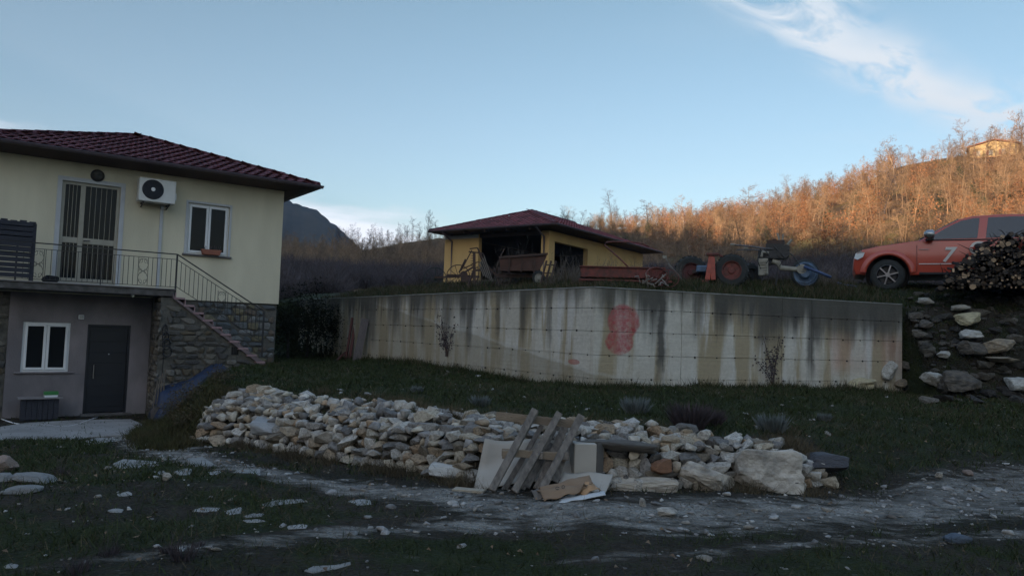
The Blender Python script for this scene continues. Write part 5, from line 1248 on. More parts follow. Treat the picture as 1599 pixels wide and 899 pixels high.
def wheel_at(parent, c, R, wd, rim, lug=0, name='wheel', spokes=0, ax='Y', rimf=.62, tyre=True, turn=0):
    """wheel: tyre with rim or a spoked iron wheel"""
    c = Vector(c); Rt = Matrix.Rotation(turn, 3, 'Z')
    def fin(mb): mb.v = [tuple(Rt @ Vector(v) + c) for v in mb.v]; return mb
    if tyre:
        q = MB(); q.lathe([(-wd*.5, R*rimf), (-wd*.5, R*.86), (-wd*.38, R*.97), (0, R), (wd*.38, R*.97), (wd*.5, R*.86), (wd*.5, R*rimf)], 32, 'Y')
        for i in range(lug):
            a_ = 2*math.pi*i/lug
            for s in (-1, 1):
                a2 = a_+(s*.5*math.pi/lug); q.bar((R*.98*math.cos(a2), s*wd*.42, R*.98*math.sin(a2)), (R*1.0*math.cos(a2+.10), s*.01, R*1.0*math.sin(a2+.10)), R*.075, R*.09, up=(math.cos(a2), 0, math.sin(a2)))
        wo = fin(q).build(name, m_tyre, parent)
        q = MB(); q.lathe([(-wd*.42, R*rimf), (-wd*.42, R*rimf*.9), (-wd*.16, R*rimf*.82), (-wd*.16, R*.22), (-wd*.34, R*.18), (-wd*.34, 0)], 28, 'Y'); q.lathe([(wd*.42, R*rimf), (wd*.1, R*rimf*.8), (wd*.1, 0)], 28, 'Y'); fin(q).build('rim', rim, wo)
        for i in range(5):
            a_ = i*1.2566+.3; q = MB(); q.lathe([(-wd*.2, 0), (-wd*.2, R*.035), (-wd*.1, R*.035)], 6, 'Y', (R*.34*math.cos(a_), 0, R*.34*math.sin(a_))); fin(q).build('bolt', m_rusty, wo)
    else:
        q = MB(); q.lathe([(-wd*.5, R*.94), (-wd*.5, R), (wd*.5, R), (wd*.5, R*.94), (-wd*.5, R*.94)], 30, 'Y'); wo = fin(q).build(name, rim, parent)
        q = MB(); q.lathe([(-wd*.8, 0), (-wd*.8, R*.14), (wd*.8, R*.14), (wd*.8, 0)], 12, 'Y'); fin(q).build('hub', rim, wo)
        for i in range(spokes):
            a_ = 2*math.pi*i/spokes; q = MB(); q.bar((R*.12*math.cos(a_), 0, R*.12*math.sin(a_)), (R*.95*math.cos(a_), 0, R*.95*math.sin(a_)), R*.045, R*.045, up=(0, 1, 0)); fin(q).build('spoke', rim, wo)
    return wo
def face_rz(g, extra=0): return -math.atan2(g.x, g.y)+extra
# sickle mower
g = ground(716, 450); PX = g.y/1150
mo = thing('sickle_mower', 'rusty iron sickle mower with its toothed bar standing upright before the garage', 'mower', tuple(g), face_rz(g)); mo.scale = (1.12, 1.12, 1.12)
wheel_at(mo, (-.02, 0, .30), .30, .06, m_rusty, spokes=10, tyre=False); wheel_at(mo, (-.62, .8, .27), .30, .08, mat('dark_green_iron', (.03, .045, .04), (.02, .03, .028)), spokes=8, tyre=False)
q = MB(); q.bar((-.62, .75, .3), (.0, .0, .3), .05); q.bar((-.3, .4, .35), (.5, -.1, .30), .06); q.bar((0, 0, .32), (.36, -.1, .55), .04); q.bar((.0, 0, .4), (.15, .1, .75), .03); q.build('frame', m_rusty, mo)
q = MB(); q.bar((.40, -.1, .02), (.36, -.1, .92), .07, .025, up=(0, 1, 0)); cb_ = q.build('cutter_bar', m_rusty, mo)
for i in range(13):
    q = MB(); z = .12+i*.063; q.prism([(0, 0), (-.11, .012), (0, .028)], -.11, -.095); q.v = [(v[0]+.37, v[1], v[2]+z) for v in q.v]; q.build('tooth', m_rusty, cb_)
q = MB(); q.bar((.22, -.1, .93), (.58, -.1, .90), .03); q.bar((.58, -.1, .90), (.62, -.1, .84), .02); q.build('bar_shoe', m_rusty, mo)
q = MB(); q.lathe([(-.03, 0), (-.03, .10), (.03, .10), (.03, 0)], 14, 'Y', (.12, -.05, .34)); q.bx(.05, .30, -.12, .05, .16, .30); q.build('gearbox', m_rusty, mo)
q = MB(); q.tube([(.1, 0, .5), (.45, 0, .68), (.62, 0, .66)], .015, 5); q.tube([(.05, 0, .45), (.30, .05, .98)], .014, 5); q.build('lever', m_rusty, mo)
# rusty cart / spreader
g = ground(818, 447); ct = thing('rusty_hopper_cart', 'dark rusty farm cart with a flared hopper in front of the garage opening', 'cart', tuple(g), face_rz(g)); ct.scale = (.78, .9, 1.0)
q = MB(); q.add([(-.75, -.3, .35), (.45, -.3, .38), (.70, -.3, .78), (-.80, -.35, .66), (-.75, .5, .35), (.45, .5, .38), (.70, .55, .78), (-.80, .55, .66)], [(0, 1, 2, 3), (4, 7, 6, 5), (0, 3, 7, 4), (1, 5, 6, 2), (0, 4, 5, 1)])
hp = q.build('hopper', mat('rust_brown', (.10, .048, .036), (.07, .045, .036), scale=5, bump=.3, rough=.85), ct)
for x in (-.5, -.1, .3):
    q = MB(); q.bar((x, -.33, .33), (x+.02, -.37, .68), .045, .03); q.build('rib', m_rusty, hp)
q = MB(); q.bar((-.82, -.36, .67), (.72, -.33, .80), .05); q.build('rim_bar', m_rusty, hp)
q = MB(); q.bar((-.9, 0, .25), (.6, 0, .27), .08); q.bar((-.9, 0, .25), (-1.35, -.05, .62), .05); q.bar((-1.2, 0, .3), (-1.5, .0, .85), .035); q.build('chassis', m_rusty, ct)
wheel_at(ct, (-.62, -.25, .22), .22, .08, m_rusty, spokes=8, tyre=False); wheel_at(ct, (.45, -.25, .20), .20, .10, m_cast, rimf=.6)
q = MB()
for i in range(5): q.bar((-1.0-.07*i, -.1, .1+.03*i), (-1.3-.04*i, -.12, .72-.05*i), .03)
q.build('tines', m_oldw, ct, kind='stuff')
# spring tine rake and a harrow frame in the clutter before the garage
g = ground(768, 448); hr = thing('tine_rake', 'tangle of dark curved tines on a bent frame between mower and rusty cart', 'rake', tuple(g), face_rz(g))
q = MB(); q.bar((-.5, 0, .42), (.45, 0, .50), .05); q.bar((-.5, 0, .42), (-.62, -.1, .0), .04); q.bar((.45, 0, .5), (.52, -.1, .0), .04); q.bar((-.1, 0, .46), (-.42, -.05, 1.02), .035); q.bar((-.42, -.05, 1.02), (-.62, -.05, .98), .03); q.build('frame', m_rusty, hr)
for i in range(9):
    q = MB(); x = -.45+i*.11; q.tube([(x, 0, .46), (x+.05, -.12, .52), (x+.10, -.22, .36), (x+.06, -.26, .14), (x-.02, -.22, .0)], .011, 5); q.build('tine', m_rusty, hr)
q = MB(); q.tube([(.1, 0, .5), (.22, -.05, .85), (.30, -.05, 1.02)], .016, 5); q.build('lever', m_rusty, hr)
g = ground(851, 447); hf = thing('harrow_section', 'small dark harrow section leaning at the right end of the rusty cart', 'harrow', tuple(g), face_rz(g))
q = MB()
for k in range(3): q.bar((-.12+.11*k, 0, 0), (.02+.11*k, .12, .62), .035)
for k in range(3): q.bar((-.10+.04*k, .03+.04*k, .12+.2*k), (.16+.04*k, .03+.04*k, .12+.2*k), .03)
q.build('frame', m_rusty, hf)
# red seed drill
g = ground(975, 443); sdm = thing('seed_drill', 'long faded red seed drill rusting at the edge of the terrace', 'seed drill', tuple(g-Vector((0, 0, .03))), face_rz(g, .05)); sdm.scale = (1, 1, .84)
q = MB(); q.bx(-.92, .80, -.15, .25, .17, .42); bo = q.build('seed_box', m_redp, sdm, bevel=.01)
for i in range(7):
    q = MB(); x = -.86+i*.275; q.bx(x, x+.03, -.175, -.151, .16, .43); q.build('rib', m_redp, bo)
q = MB(); q.bx(-.94, .82, -.19, .28, .421, .445); q.build('lid', mat('dull_red_lid', (.20, .055, .045), (.11, .05, .04), scale=5), bo)
for i in range(9):
    q = MB(); x = -.8+i*.19; q.tube([(x, -.05, .17), (x+.04, -.12, .08), (x+.03, -.18, -.02)], .016, 5); q.build('coulter', m_rusty, sdm)
q = MB(); q.bar((-.95, -.2, .10), (.95, -.2, .10), .045); q.bar((-.95, .2, .10), (.95, .2, .10), .045); q.build('frame', m_redp, sdm)
wheel_at(sdm, (.62, -.32, .20), .24, .06, m_redp, spokes=8, tyre=False, turn=.3); wheel_at(sdm, (.88, -.2, .18), .22, .05, m_redp, spokes=8, tyre=False, turn=-.2)
q = MB(); q.tube([(.10, 0, .42), (-.05, 0, .60), (-.38, 0, .94), (-.44, 0, 1.00), (-.40, 0, 1.06), (-.25, 0, 1.085), (.20, 0, 1.08), (.36, 0, 1.05), (.50, 0, .97)], .018, 7); q.build('lift_handle', m_redb if 0 else m_redp, sdm, smooth=True)
q = MB()
for i in range(16): x = rnd.uniform(.3, .95); q.tube([(x, -.35, .0), (x+rnd.uniform(-.1, .1), -.42, -.08+rnd.uniform(0, .3)), (x+rnd.uniform(-.2, .2), -.48, rnd.uniform(-.1, .2))], .012, 4)
o = q.build('dead_branches', mat('bleached_twigs', (.30, .27, .24), (.14, .12, .10), bump=0), None); o.location = g; o.rotation_euler = (0, 0, face_rz(g)); tagt(o, 'tangle of bleached twigs caught under the right end of the red seed drill', 'twigs')
# leaning planks
g = ground(1062, 440)
lp = thing('leaning_plank', 'weathered plank propped at a slant between the seed drill and the red wheeled tractor', 'plank', tuple(g), face_rz(g)); q = MB(); q.bar((.10, 0, 0), (-.28, .12, .42), .075, .025); q.build('board', m_oldw, lp)
lp2 = thing('leaning_plank', 'thin dark stake crossing behind the slanting weathered plank', 'stake', tuple(g), face_rz(g)); q = MB(); q.bar((.05, .18, 0), (-.34, .2, .56), .05, .03); q.build('shaft', m_oldw, lp2); q = MB(); q.box((-.355, .2, .58), (.09, .05, .06)); q.build('block', m_cast, lp2)
# red walking tractor with lugged wheels
g = ground(1142, 447); rt = thing('red_two_wheel_tractor', 'old red walking tractor with two big lugged tyres and red rims', 'tractor', tuple(g), face_rz(g)); rt.scale = (1.08, 1.08, 1.08)
wheel_at(rt, (0, 0, .33), .335, .17, m_redp, lug=18, rimf=.60); wheel_at(rt, (-.84, .25, .30), .35, .17, mat('dark_red_rim', (.10, .03, .03), (.05, .025, .025)), lug=18, rimf=.60, turn=.25)
q = MB(); q.bar((-.8, .2, .32), (0, .12, .32), .07); q.build('axle', m_rusty, rt)
for dx, tw in ((-.46, -.04), (-.34, .08)):
    q = MB(); q.bar((dx-.02, -.12, .12), (dx+.05 if tw < 0 else dx-.05, -.10, .62), .10, .035, up=(0, 1, 0)); q.build('guard_plate', m_redb, rt, bevel=.01)
q = MB(); q.box((-.38, -.08, .655), (.26, .14, .05)); q.bar((-.25, -.06, .64), (-.12, 0, .60), .04); q.box((-.52, -.14, .06), (.13, .10, .10)); q.build('linkage', m_redp, rt, bevel=.008)
q = MB(); q.box((-.60, .05, .36), (.22, .2, .14)); q.bar((-.72, 0, .32), (-.5, .0, .38), .05); q.build('motor_housing', m_bluep, rt, bevel=.02)
# motor cultivator with long handlebars and blue wheel
g = ground(1215, 449); mc = thing('motor_cultivator', 'black engined motor cultivator with long handlebars and a pale blue disc wheel', 'cultivator', tuple(g), face_rz(g)); mc.scale = (1.10, 1.1, 1.14)
wheel_at(mc, (.53, .10, .30), .29, .14, m_bluep, rimf=.86, turn=.2); wheel_at(mc, (-.58, .25, .26), .27, .13, m_tyre, lug=14, rimf=.6, turn=.9)
q = MB(); q.box((-.30, .0, .42), (.20, .26, .34)); q.box((-.33, -.05, .30), (.13, .2, .14)); eng = q.build('gearbox', m_cast, mc, bevel=.02)
for i in range(5):
    q = MB(); q.box((-.30, -.145, .30+.055*i), (.16, .02, .02)); q.build('fin', m_cast, eng)
q = MB(); q.box((-.08, .05, .74), (.36, .30, .30)); q.box((.02, .05, .92), (.20, .22, .10)); q.box((-.12, .1, .56), (.16, .2, .16)); q.lathe([(-.16, 0), (-.16, .12), (.15, .12), (.15, 0)], 18, 'Y', (.10, .02, .70)); q.box((-.30, .06, .68), (.22, .22, .16)); q.build('engine', m_engb, mc, bevel=.02)
q = MB(); q.lathe([(-.12, 0), (-.12, .07), (.10, .07), (.10, 0)], 14, 'Y', (.15, 0, .80)); q.build('air_filter', m_engb, mc)
q = MB(); q.tube([(-.12, -.02, .55), (0, -.02, .50), (.05, -.02, .40), (.42, .02, .37)], [.06, .06, .055, .05], 10); q.lathe([(-.08, 0), (-.08, .10), (.08, .10), (.08, 0)], 12, 'Y', (.46, .02, .38)); q.build('transmission', m_cast, mc, smooth=False)
q = MB(); q.tube([(-.1, -.1, .78), (-.35, -.12, .80), (-.62, -.14, .84), (-.98, -.16, .87)], .017, 7); q.tube([(-.1, .2, .78), (-.5, .2, .80), (-.85, .2, .80)], .014, 7); q.build('handlebar', mat('grey_tube', (.12, .12, .13), (.08, .08, .085), bump=0, rough=.5), mc, smooth=True)
for p in ((-.97, -.16, .87), (-.70, -.1, .80)):
    q = MB(); q.tube([(p[0], p[1], p[2]), (p[0]+.09, p[1], p[2]+.0)], .024, 7); q.build('grip', m_cast, mc)
q = MB(); q.tube([(.02, 0, .85), (.0, 0, 1.02), (-.03, 0, 1.12)], .018, 5); q.tube([(.06, 0, .85), (.09, 0, 1.10)], .016, 5); q.tube([(.15, 0, .85), (.26, 0, .98)], .03, 6); q.tube([(-.2, -.1, .7), (-.32, -.14, .72), (-.34, -.14, .62)], .03, 6); q.build('controls', m_cast, mc)
q = MB(); q.tube([(-.3, -.1, .28), (-.34, -.1, .02)], .02, 6); q.tube([(-.02, -.1, .3), (-.05, -.12, .0)], .018, 6); q.build('prop_stand', m_engb, mc)
q = MB()
for a_, b_, c_ in (((-.1, -.1, .85), (.12, -.16, .60), (.02, -.12, .42)), ((-.3, -.12, .80), (-.16, -.18, .62), (-.24, -.15, .48)), ((.1, -.1, .8), (.30, -.14, .62), (.42, -.08, .45)), ((-.35, -.1, .8), (-.42, -.16, .55), (-.34, -.14, .35))): q.tube([a_, b_, c_], .011, 5)
q.build('hoses', m_engb, mc, kind='stuff')
q = MB(); q.lathe([(-.06, 0), (-.06, .09), (-.02, .12)], 14, 'Y', (.53, -.0, .30)); q.lathe([(-.03, .19), (-.035, .205), (-.02, .22)], 20, 'Y', (.53, .04, .30)); q.build('wheel_boss', m_bluep, mc)
q = MB(); q.bx(-.24, .08, -.08, .14, .86, .97); q.lathe([(0, .04), (.03, .04), (.03, 0)], 10, 'Z', (-.08, .02, .97)); q.build('fuel_tank', m_rusty, mc, bevel=.02)
q = MB(); q.tube([(.50, -.12, .42), (.80, -.16, .30), (1.02, -.18, .20)], .030, 8); q.build('tow_bar', m_blues, mc, smooth=True)
g = ground(1318, 449); bb = thing('blue_drawbar', 'blue steel drawbar lying in the weeds before the red car', 'drawbar', tuple(g), face_rz(g))
q = MB(); q.tube([(-.30, 0, .16), (.0, -.02, .06), (.28, -.04, .02)], .03, 7); q.build('tube', m_blues, bb, smooth=True); q = MB(); q.bar((-.28, .02, .05), (-.1, 0, .1), .05); q.build('hitch', m_blues, bb)

# ------------------------------------------------------------------ red car
g = ground(1386, 452); CARH = math.radians(-24)
car = thing('car', 'orange red off road car with a white number on its door, parked behind the firewood', 'car', (g.x, g.y, g.z-.03), CARH)
m_paint = mat('orange_red_paint', (.43, .062, .034), (.40, .058, .032), scale=2, bump=0, rough=.32, spec=.5)
nt_ = m_paint.node_tree.nodes['Principled BSDF']; nt_.inputs['Coat Weight'].default_value = .5; nt_.inputs['Coat Roughness'].default_value = .12
m_plast = mat('black_trim', (.02, .02, .021), (.026, .026, .026), bump=0, rough=.6)
WX, WRR = .0, .385; RWX = 2.85; HB = 1.86
def arch(cx_, r_, z0, n=12, rev=False):
    a0 = math.asin(min(1, (z0-WRR)/r_)); P = [(cx_+r_*math.cos(t_), WRR+r_*math.sin(t_)) for t_ in np.linspace(a0, math.pi-a0, n)]; return P if not rev else P[::-1]
# x grows toward the rear; front wheel centre at x = 0
low = [(-.70, .40), (-.75, .55), (-.74, .80), (-.68, .93), (-.54, 1.01), (-.2, 1.085), (.25, 1.15), (.66, 1.21), (1.6, 1.20), (3.0, 1.21), (3.95, 1.19), (4.02, .95), (3.98, .48), (RWX+.62, .42)] + arch(RWX, .47, .42)[0:] + [(RWX-.62, .40), (.62, .38)] + arch(0, .48, .38) + [(-.62, .40)]
def car_prism(poly, name, y0, y1, m, taper=0, zt=1.2, bev=.05, seg=3, parent=car):
    mb = MB(); mb.prism(poly, y0, y1); mb.v = [(x, y+(1 if y < (y0+y1)/2 else -1)*max(0, z-zt)*taper, z) for x, y, z in mb.v]
    me = mb.mesh(name); bm = bmesh.new(); bm.from_mesh(me)
    ed = [e for e in bm.edges if any(len(f.verts) > 4 for f in e.link_faces) and not all(len(f.verts) > 4 for f in e.link_faces)]
    if bev: bmesh.ops.bevel(bm, geom=ed, offset=bev, segments=seg, affect='EDGES', clamp_overlap=True, profile=.6)
    bmesh.ops.triangulate(bm, faces=[f for f in bm.faces if len(f.verts) > 8]); bm.to_mesh(me); bm.free(); me.materials.append(m)
    me.polygons.foreach_set('use_smooth', [True]*len(me.polygons)); me.set_sharp_from_angle(angle=math.radians(32)); return link(name, me, parent)
body = car_prism(low, 'body', 0, HB, m_paint, bev=.045)
body.data.transform(Matrix.Identity(4))
for v in body.data.vertices:      # round the nose in plan and tuck the shoulders
    x, y, z = v.co; k = max(0, (-.25-x)/.6); s = 1 if y < HB/2 else -1
    v.co.y = y + s*(.20*k*k) + s*max(0, z-.98)*.16 + s*max(0, .62-z)*.10
cabp = [(.62, 1.17), (.72, 1.24), (1.20, 1.54), (1.52, 1.72), (1.80, 1.79), (2.3, 1.815), (3.2, 1.80), (3.6, 1.76), (3.92, 1.25), (3.95, 1.17)]
cab = car_prism(cabp, 'cab', .06, HB-.06, m_paint, taper=.30, bev=.05)
def side_glass(poly, name='side_window'):
    mb = MB(); P = [(x, .06+max(0, z-1.2)*.30-.006, z) for x, z in poly]; n = len(P)
    mb.add(P+[(x, y+.01, z) for x, y, z in P], [tuple(range(n)), tuple(reversed(range(n, 2*n)))]+[(i, i+n, (i+1) % n+n, (i+1) % n) for i in range(n)])
    return mb
m_cgl = glass_mat('car_glass', (.012, .016, .022), .03); m_cgl.node_tree.nodes['Principled BSDF'].inputs['Specular IOR Level'].default_value = .75
side_glass([(.88, 1.235), (.86, 1.26), (1.27, 1.53), (1.56, 1.68), (1.80, 1.735), (1.93, 1.74), (1.86, 1.25)]).build('side_window', m_cgl, car)
side_glass([(2.03, 1.25), (2.10, 1.745), (2.55, 1.755), (2.95, 1.745), (2.98, 1.26)]).build('side_window', m_cgl, car)
side_glass([(3.08, 1.26), (3.04, 1.74), (3.45, 1.70), (3.70, 1.30)]).build('side_window', m_cgl, car)
q = MB(); q.add([(.70, .14, 1.245), (.70, HB-.14, 1.245), (1.50, HB-.24, 1.725), (1.50, .24, 1.725), (.72, .14, 1.225), (.72, HB-.14, 1.225), (1.53, HB-.24, 1.70), (1.53, .24, 1.70)], [(0, 1, 2, 3), (4, 7, 6, 5), (0, 4, 5, 1), (2, 6, 7, 3), (0, 3, 7, 4), (1, 5, 6, 2)]); q.v = [(x-.012, y, z+.012) for x, y, z in q.v]; q.build('windscreen', m_cgl, car)
for cx_, r_ in ((0, .48), (RWX, .47)):        # flared arches
    q = MB(); a_ = np.linspace(.12, math.pi-.12, 15); V_ = []
    for t_ in a_:
        c_, s_ = math.cos(t_), math.sin(t_)
        V_ += [(cx_+(r_-.01)*c_, .02, WRR+(r_-.01)*s_), (cx_+r_*c_, -.045, WRR+r_*s_), (cx_+(r_+.05)*c_, -.05, WRR+(r_+.05)*s_), (cx_+(r_+.13)*c_, .012, WRR+(r_+.13)*s_)]
    q.add(V_, [(i*4+k, (i+1)*4+k, (i+1)*4+k+1, i*4+k+1) for i in range(14) for k in range(3)]); q.build('wheel_arch', m_paint, car, smooth=True)
    q = MB(); q.lathe([(.05, r_-.004), (.45, r_-.004), (.46, 0)], 24, 'Y', (cx_, 0, WRR)); q.build('arch_liner', m_plast, car)
m_alloy = mat('alloy', (.30, .30, .31), (.20, .20, .21), metal=.9, rough=.35, bump=0)
for cx_ in (0, RWX):
    for y in (.13, HB-.13):
        q = MB(); q.lathe([(-.12, .24), (-.125, .30), (-.11, .36), (-.05, .385), (.05, .385), (.11, .36), (.125, .24)], 36, 'Y', (cx_, y, WRR)); wo = q.build('wheel', m_tyre, car, smooth=True)
        q = MB(); q.lathe([(-.10, .245), (-.115, .235), (-.06, .225), (-.03, .20), (-.02, 0)], 30, 'Y', (cx_, y, WRR)); q.build('rim_dish', m_engb, wo)
        for i in range(6):
            a_ = i*math.pi/3+.25; q = MB(); q.bar((cx_+.04*math.cos(a_), y-.105, WRR+.04*math.sin(a_)), (cx_+.235*math.cos(a_), y-.10, WRR+.235*math.sin(a_)), .030, .060, up=(0, 1, 0)); q.v = [tuple(v) for v in q.v]; q.build('spoke', m_alloy, wo)
        q = MB(); q.lathe([(-.135, 0), (-.135, .05), (-.10, .06)], 16, 'Y', (cx_, y, WRR)); q.build('hub_cap', m_alloy, wo)
        q = MB(); q.lathe([(-.118, .228), (-.128, .236), (-.118, .247)], 32, 'Y', (cx_, y, WRR)); q.build('rim_lip', m_alloy, wo)
q = MB(); q.add([(-.735, .10, .80), (-.70, .14, .93), (-.60, .05, .97), (-.50, .02, .93), (-.54, .01, .82), (-.66, .05, .76)], [tuple(range(6))]); q.v = [(x, y-.012, z) for x, y, z in q.v]; q.build('headlight', glass_mat('lamp_clear', (.55, .56, .55), .1), car, fix=False)
q = MB(); q.lathe([(-.11, 0), (-.10, .06), (-.04, .10), (.06, .11), (.10, .09), (.12, 0)], 14, 'X', (.86, -.13, 1.33)); q.v = [(x, y, z) for x, y, z in q.v]; mi = q.build('mirror', mat('chrome_shell', (.35, .37, .38), metal=.7, rough=.2, bump=0), car, smooth=True)
q = MB(); q.bx(.80, .96, -.16, .03, 1.185, 1.245); q.build('mirror_arm', m_plast, car, bevel=.02)
q = MB()
for x in (.62, 1.99, 3.06): q.bx(x-.004, x+.004, -.0015, .01, .46, 1.10)
q.build('door_gap', m_plast, car, kind='stuff')
q = MB(); q.bx(.66, 3.1, .01, .10, .385, .46); q.build('sill_trim', m_plast, car, bevel=.02)
q = MB(); q.bx(1.70, 1.88, -.03, -.005, 1.0, 1.03); q.build('door_handle', m_paint, car, bevel=.008)
q = MB(); q.bx(.86, 3.0, .045, .062, 1.195, 1.225); q.build('belt_trim', m_plast, car)
q = MB(); q.bx(.66, .88, -.006, -.001, .985, .998); q.build('badge_strip', m_alloy, car)
m_dec = mat('white_decal', (.62, .60, .57), (.5, .48, .46), bump=0, rough=.5)
q = MB(); q.bx(.66, 1.45, -.005, -.001, .635, .655); q.build('side_stripe', m_dec, car)
def txt(body_, size, loc, shear=0, parent=car, m=m_dec, rz=0, name='number'):
    c = bpy.data.curves.new('lettering', 'FONT'); c.body = body_; c.size = size; c.extrude = .0015; c.shear = shear; c.offset = .010; o = bpy.data.objects.new('lettering', c); COL.objects.link(o)
    dg = bpy.context.evaluated_depsgraph_get(); me = bpy.data.meshes.new_from_object(o.evaluated_get(dg)); bpy.data.objects.remove(o); me.materials.clear(); me.materials.append(m)
    return link(name, me, parent, loc, (math.pi/2, 0, rz))
txt('7', .48, (1.12, -.006, .70), .25); txt('C', .40, (1.66, -.006, .88), .2)

# ------------------------------------------------------------------ firewood
def log_mesh(n=8):
    me = bpy.data.meshes.new('log'); bm = bmesh.new(); bmesh.ops.create_cone(bm, cap_ends=True, segments=n, radius1=1, radius2=.92, depth=1)
    for v in bm.verts: v.co = Vector((v.co.x*rnd.uniform(.9, 1.08), v.co.y*rnd.uniform(.9, 1.08), v.co.z))
    bmesh.ops.rotate(bm, verts=bm.verts, cent=(0, 0, 0), matrix=Matrix.Rotation(math.pi/2, 3, 'X'))
    for f in bm.faces: f.material_index = 1 if len(f.verts) > 4 else 0
    bm.to_mesh(me); bm.free(); return me
m_bark = mat('bark', (.045, .036, .030), (.025, .021, .019), scale=14, bump=.5, rough=.95)
m_endp = mat('sawn_end', (.50, .37, .24), (.36, .25, .16), scale=12, bump=.1, rv=.3)
m_endd = mat('old_sawn_end', (.11, .085, .065), (.06, .05, .04), scale=12, bump=.1, rv=.4)
LOGS = []
for i in range(8):
    me = log_mesh(rnd.choice([7, 8, 9])); me.materials.append(m_bark); me.materials.append(m_endp if i % 2 == 0 else m_endd); LOGS.append(me)
wp0 = ground(1545, 447); WPY = 15.7
fp = thing('firewood_pile', 'heap of cut branches and logs with pale sawn ends in front of the red car', 'firewood', (at(1545, 440, WPY).x, WPY, hz(at(1545, 440, WPY).x, WPY)))
FO = Vector(fp.location)
top_px = lambda x: np.interp(x, [1470, 1485, 1508, 1535, 1565, 1605, 1700, 1780], [441, 422, 400, 380, 366, 360, 358, 440])
nlog = 0; fl = MB()
for row_ in range(60):
    pass
cells = []
x = 1468
while x < 1760:
    y = 448
    while y > top_px(x)+2: cells.append((x+rnd.uniform(-2, 2), y+rnd.uniform(-2, 2))); y -= rnd.choice([4.5, 5.5, 6.5])
    x += 5.6
rnd.shuffle(cells); vis_ = [c for c in cells if c[0] < 1606]; 
vis_.sort(key=lambda c: rnd.random())
for i, (px_, py_) in enumerate(vis_[:300]):
    big = rnd.random() < .22; r_ = rnd.uniform(.045, .07) if big else rnd.uniform(.018, .036)
    p = at(px_, py_, WPY+rnd.uniform(-.25, .25)); L_ = rnd.uniform(.9, 1.6); k = rnd.randrange(8) if rnd.random() < .72 else rnd.choice([1, 3, 5, 7])
    d = Vector((.60+rnd.gauss(.0, .13), 1, rnd.gauss(.06, .07))).normalized(); c = p+d*L_/2
    link('log', LOGS[k], fp, c-FO, (math.asin(max(-1, min(1, d.z))), 0, -math.atan2(d.x, d.y)), (r_, L_, r_))
for (px_, py_) in [c for c in cells if c[0] >= 1606]:
    p = at(px_, py_, WPY+rnd.uniform(-.1, .2)); q = MB(); fl.tube([p-FO, p-FO+Vector((.7, 1.0, 0))], rnd.uniform(.025, .05), 6)
for i in range(110):
    px_ = rnd.uniform(1470, 1640); p = at(px_, rnd.uniform(top_px(px_)-2, 445), WPY-rnd.uniform(0, .3))-FO; a_ = rnd.choice([rnd.gauss(.15, .35), rnd.gauss(2.9, .35)]); L_ = rnd.uniform(.15, .5)
    e = p+Vector((math.cos(a_)*L_, -rnd.uniform(0, .3), math.sin(a_)*L_*.8)); fl.tube([p, p.lerp(e, .5)+Vector((0, 0, rnd.uniform(-.04, .04))), e], [.010, .008, .004], 4)
fl.build('loose_branches', m_bark, fp, kind='stuff')

# ------------------------------------------------------------------ rubble bank at the right
RBm = stone_mat('bank_stone', [(.12, .11, .09), (.07, .066, .058), (.17, .155, .13), (.10, .085, .065), (.055, .052, .048), (.13, .115, .095)], scale=6, bump=.5, dark=.3)
rb = thing('rubble_bank', 'rough bank of dark earthy field stones at the right end of the concrete wall', 'stone bank', tuple(ground(1500, 610)))
RO = Vector(rb.location); BR = [r_.copy() for r_ in ROCKS]
for b_ in BR: b_.materials.clear(); b_.materials.append(RBm)
for i in range(240):
    px_, py_ = rnd.uniform(1415, 1640), rnd.uniform(458, 628); g = ground(px_, py_); w = rnd.choice([.07, .09, .12, .15, .2, .27])
    link('stone', rnd.choice(BR), rb, Vector((g.x, g.y, g.z+w*.1))-RO, (rnd.uniform(-.3, .3), rnd.uniform(-.3, .3), rnd.uniform(0, 6)), (w*1.3, w, w*.65))
m_yst = mat('lichened_limestone', (.46, .41, .26), (.28, .25, .17), scale=7, bump=.5, bscale=18, contrast=1.3)
m_wst2 = mat('white_limestone', (.46, .45, .41), (.27, .26, .23), scale=6, bump=.5, bscale=18, contrast=1.3)
m_tst = mat('tan_stone', (.32, .26, .18), (.16, .14, .11), scale=6, bump=.5, bscale=18, contrast=1.4)
m_dst = mat('dark_stone', (.12, .105, .085), (.05, .047, .042), scale=6, bump=.5, bscale=18, contrast=1.4)
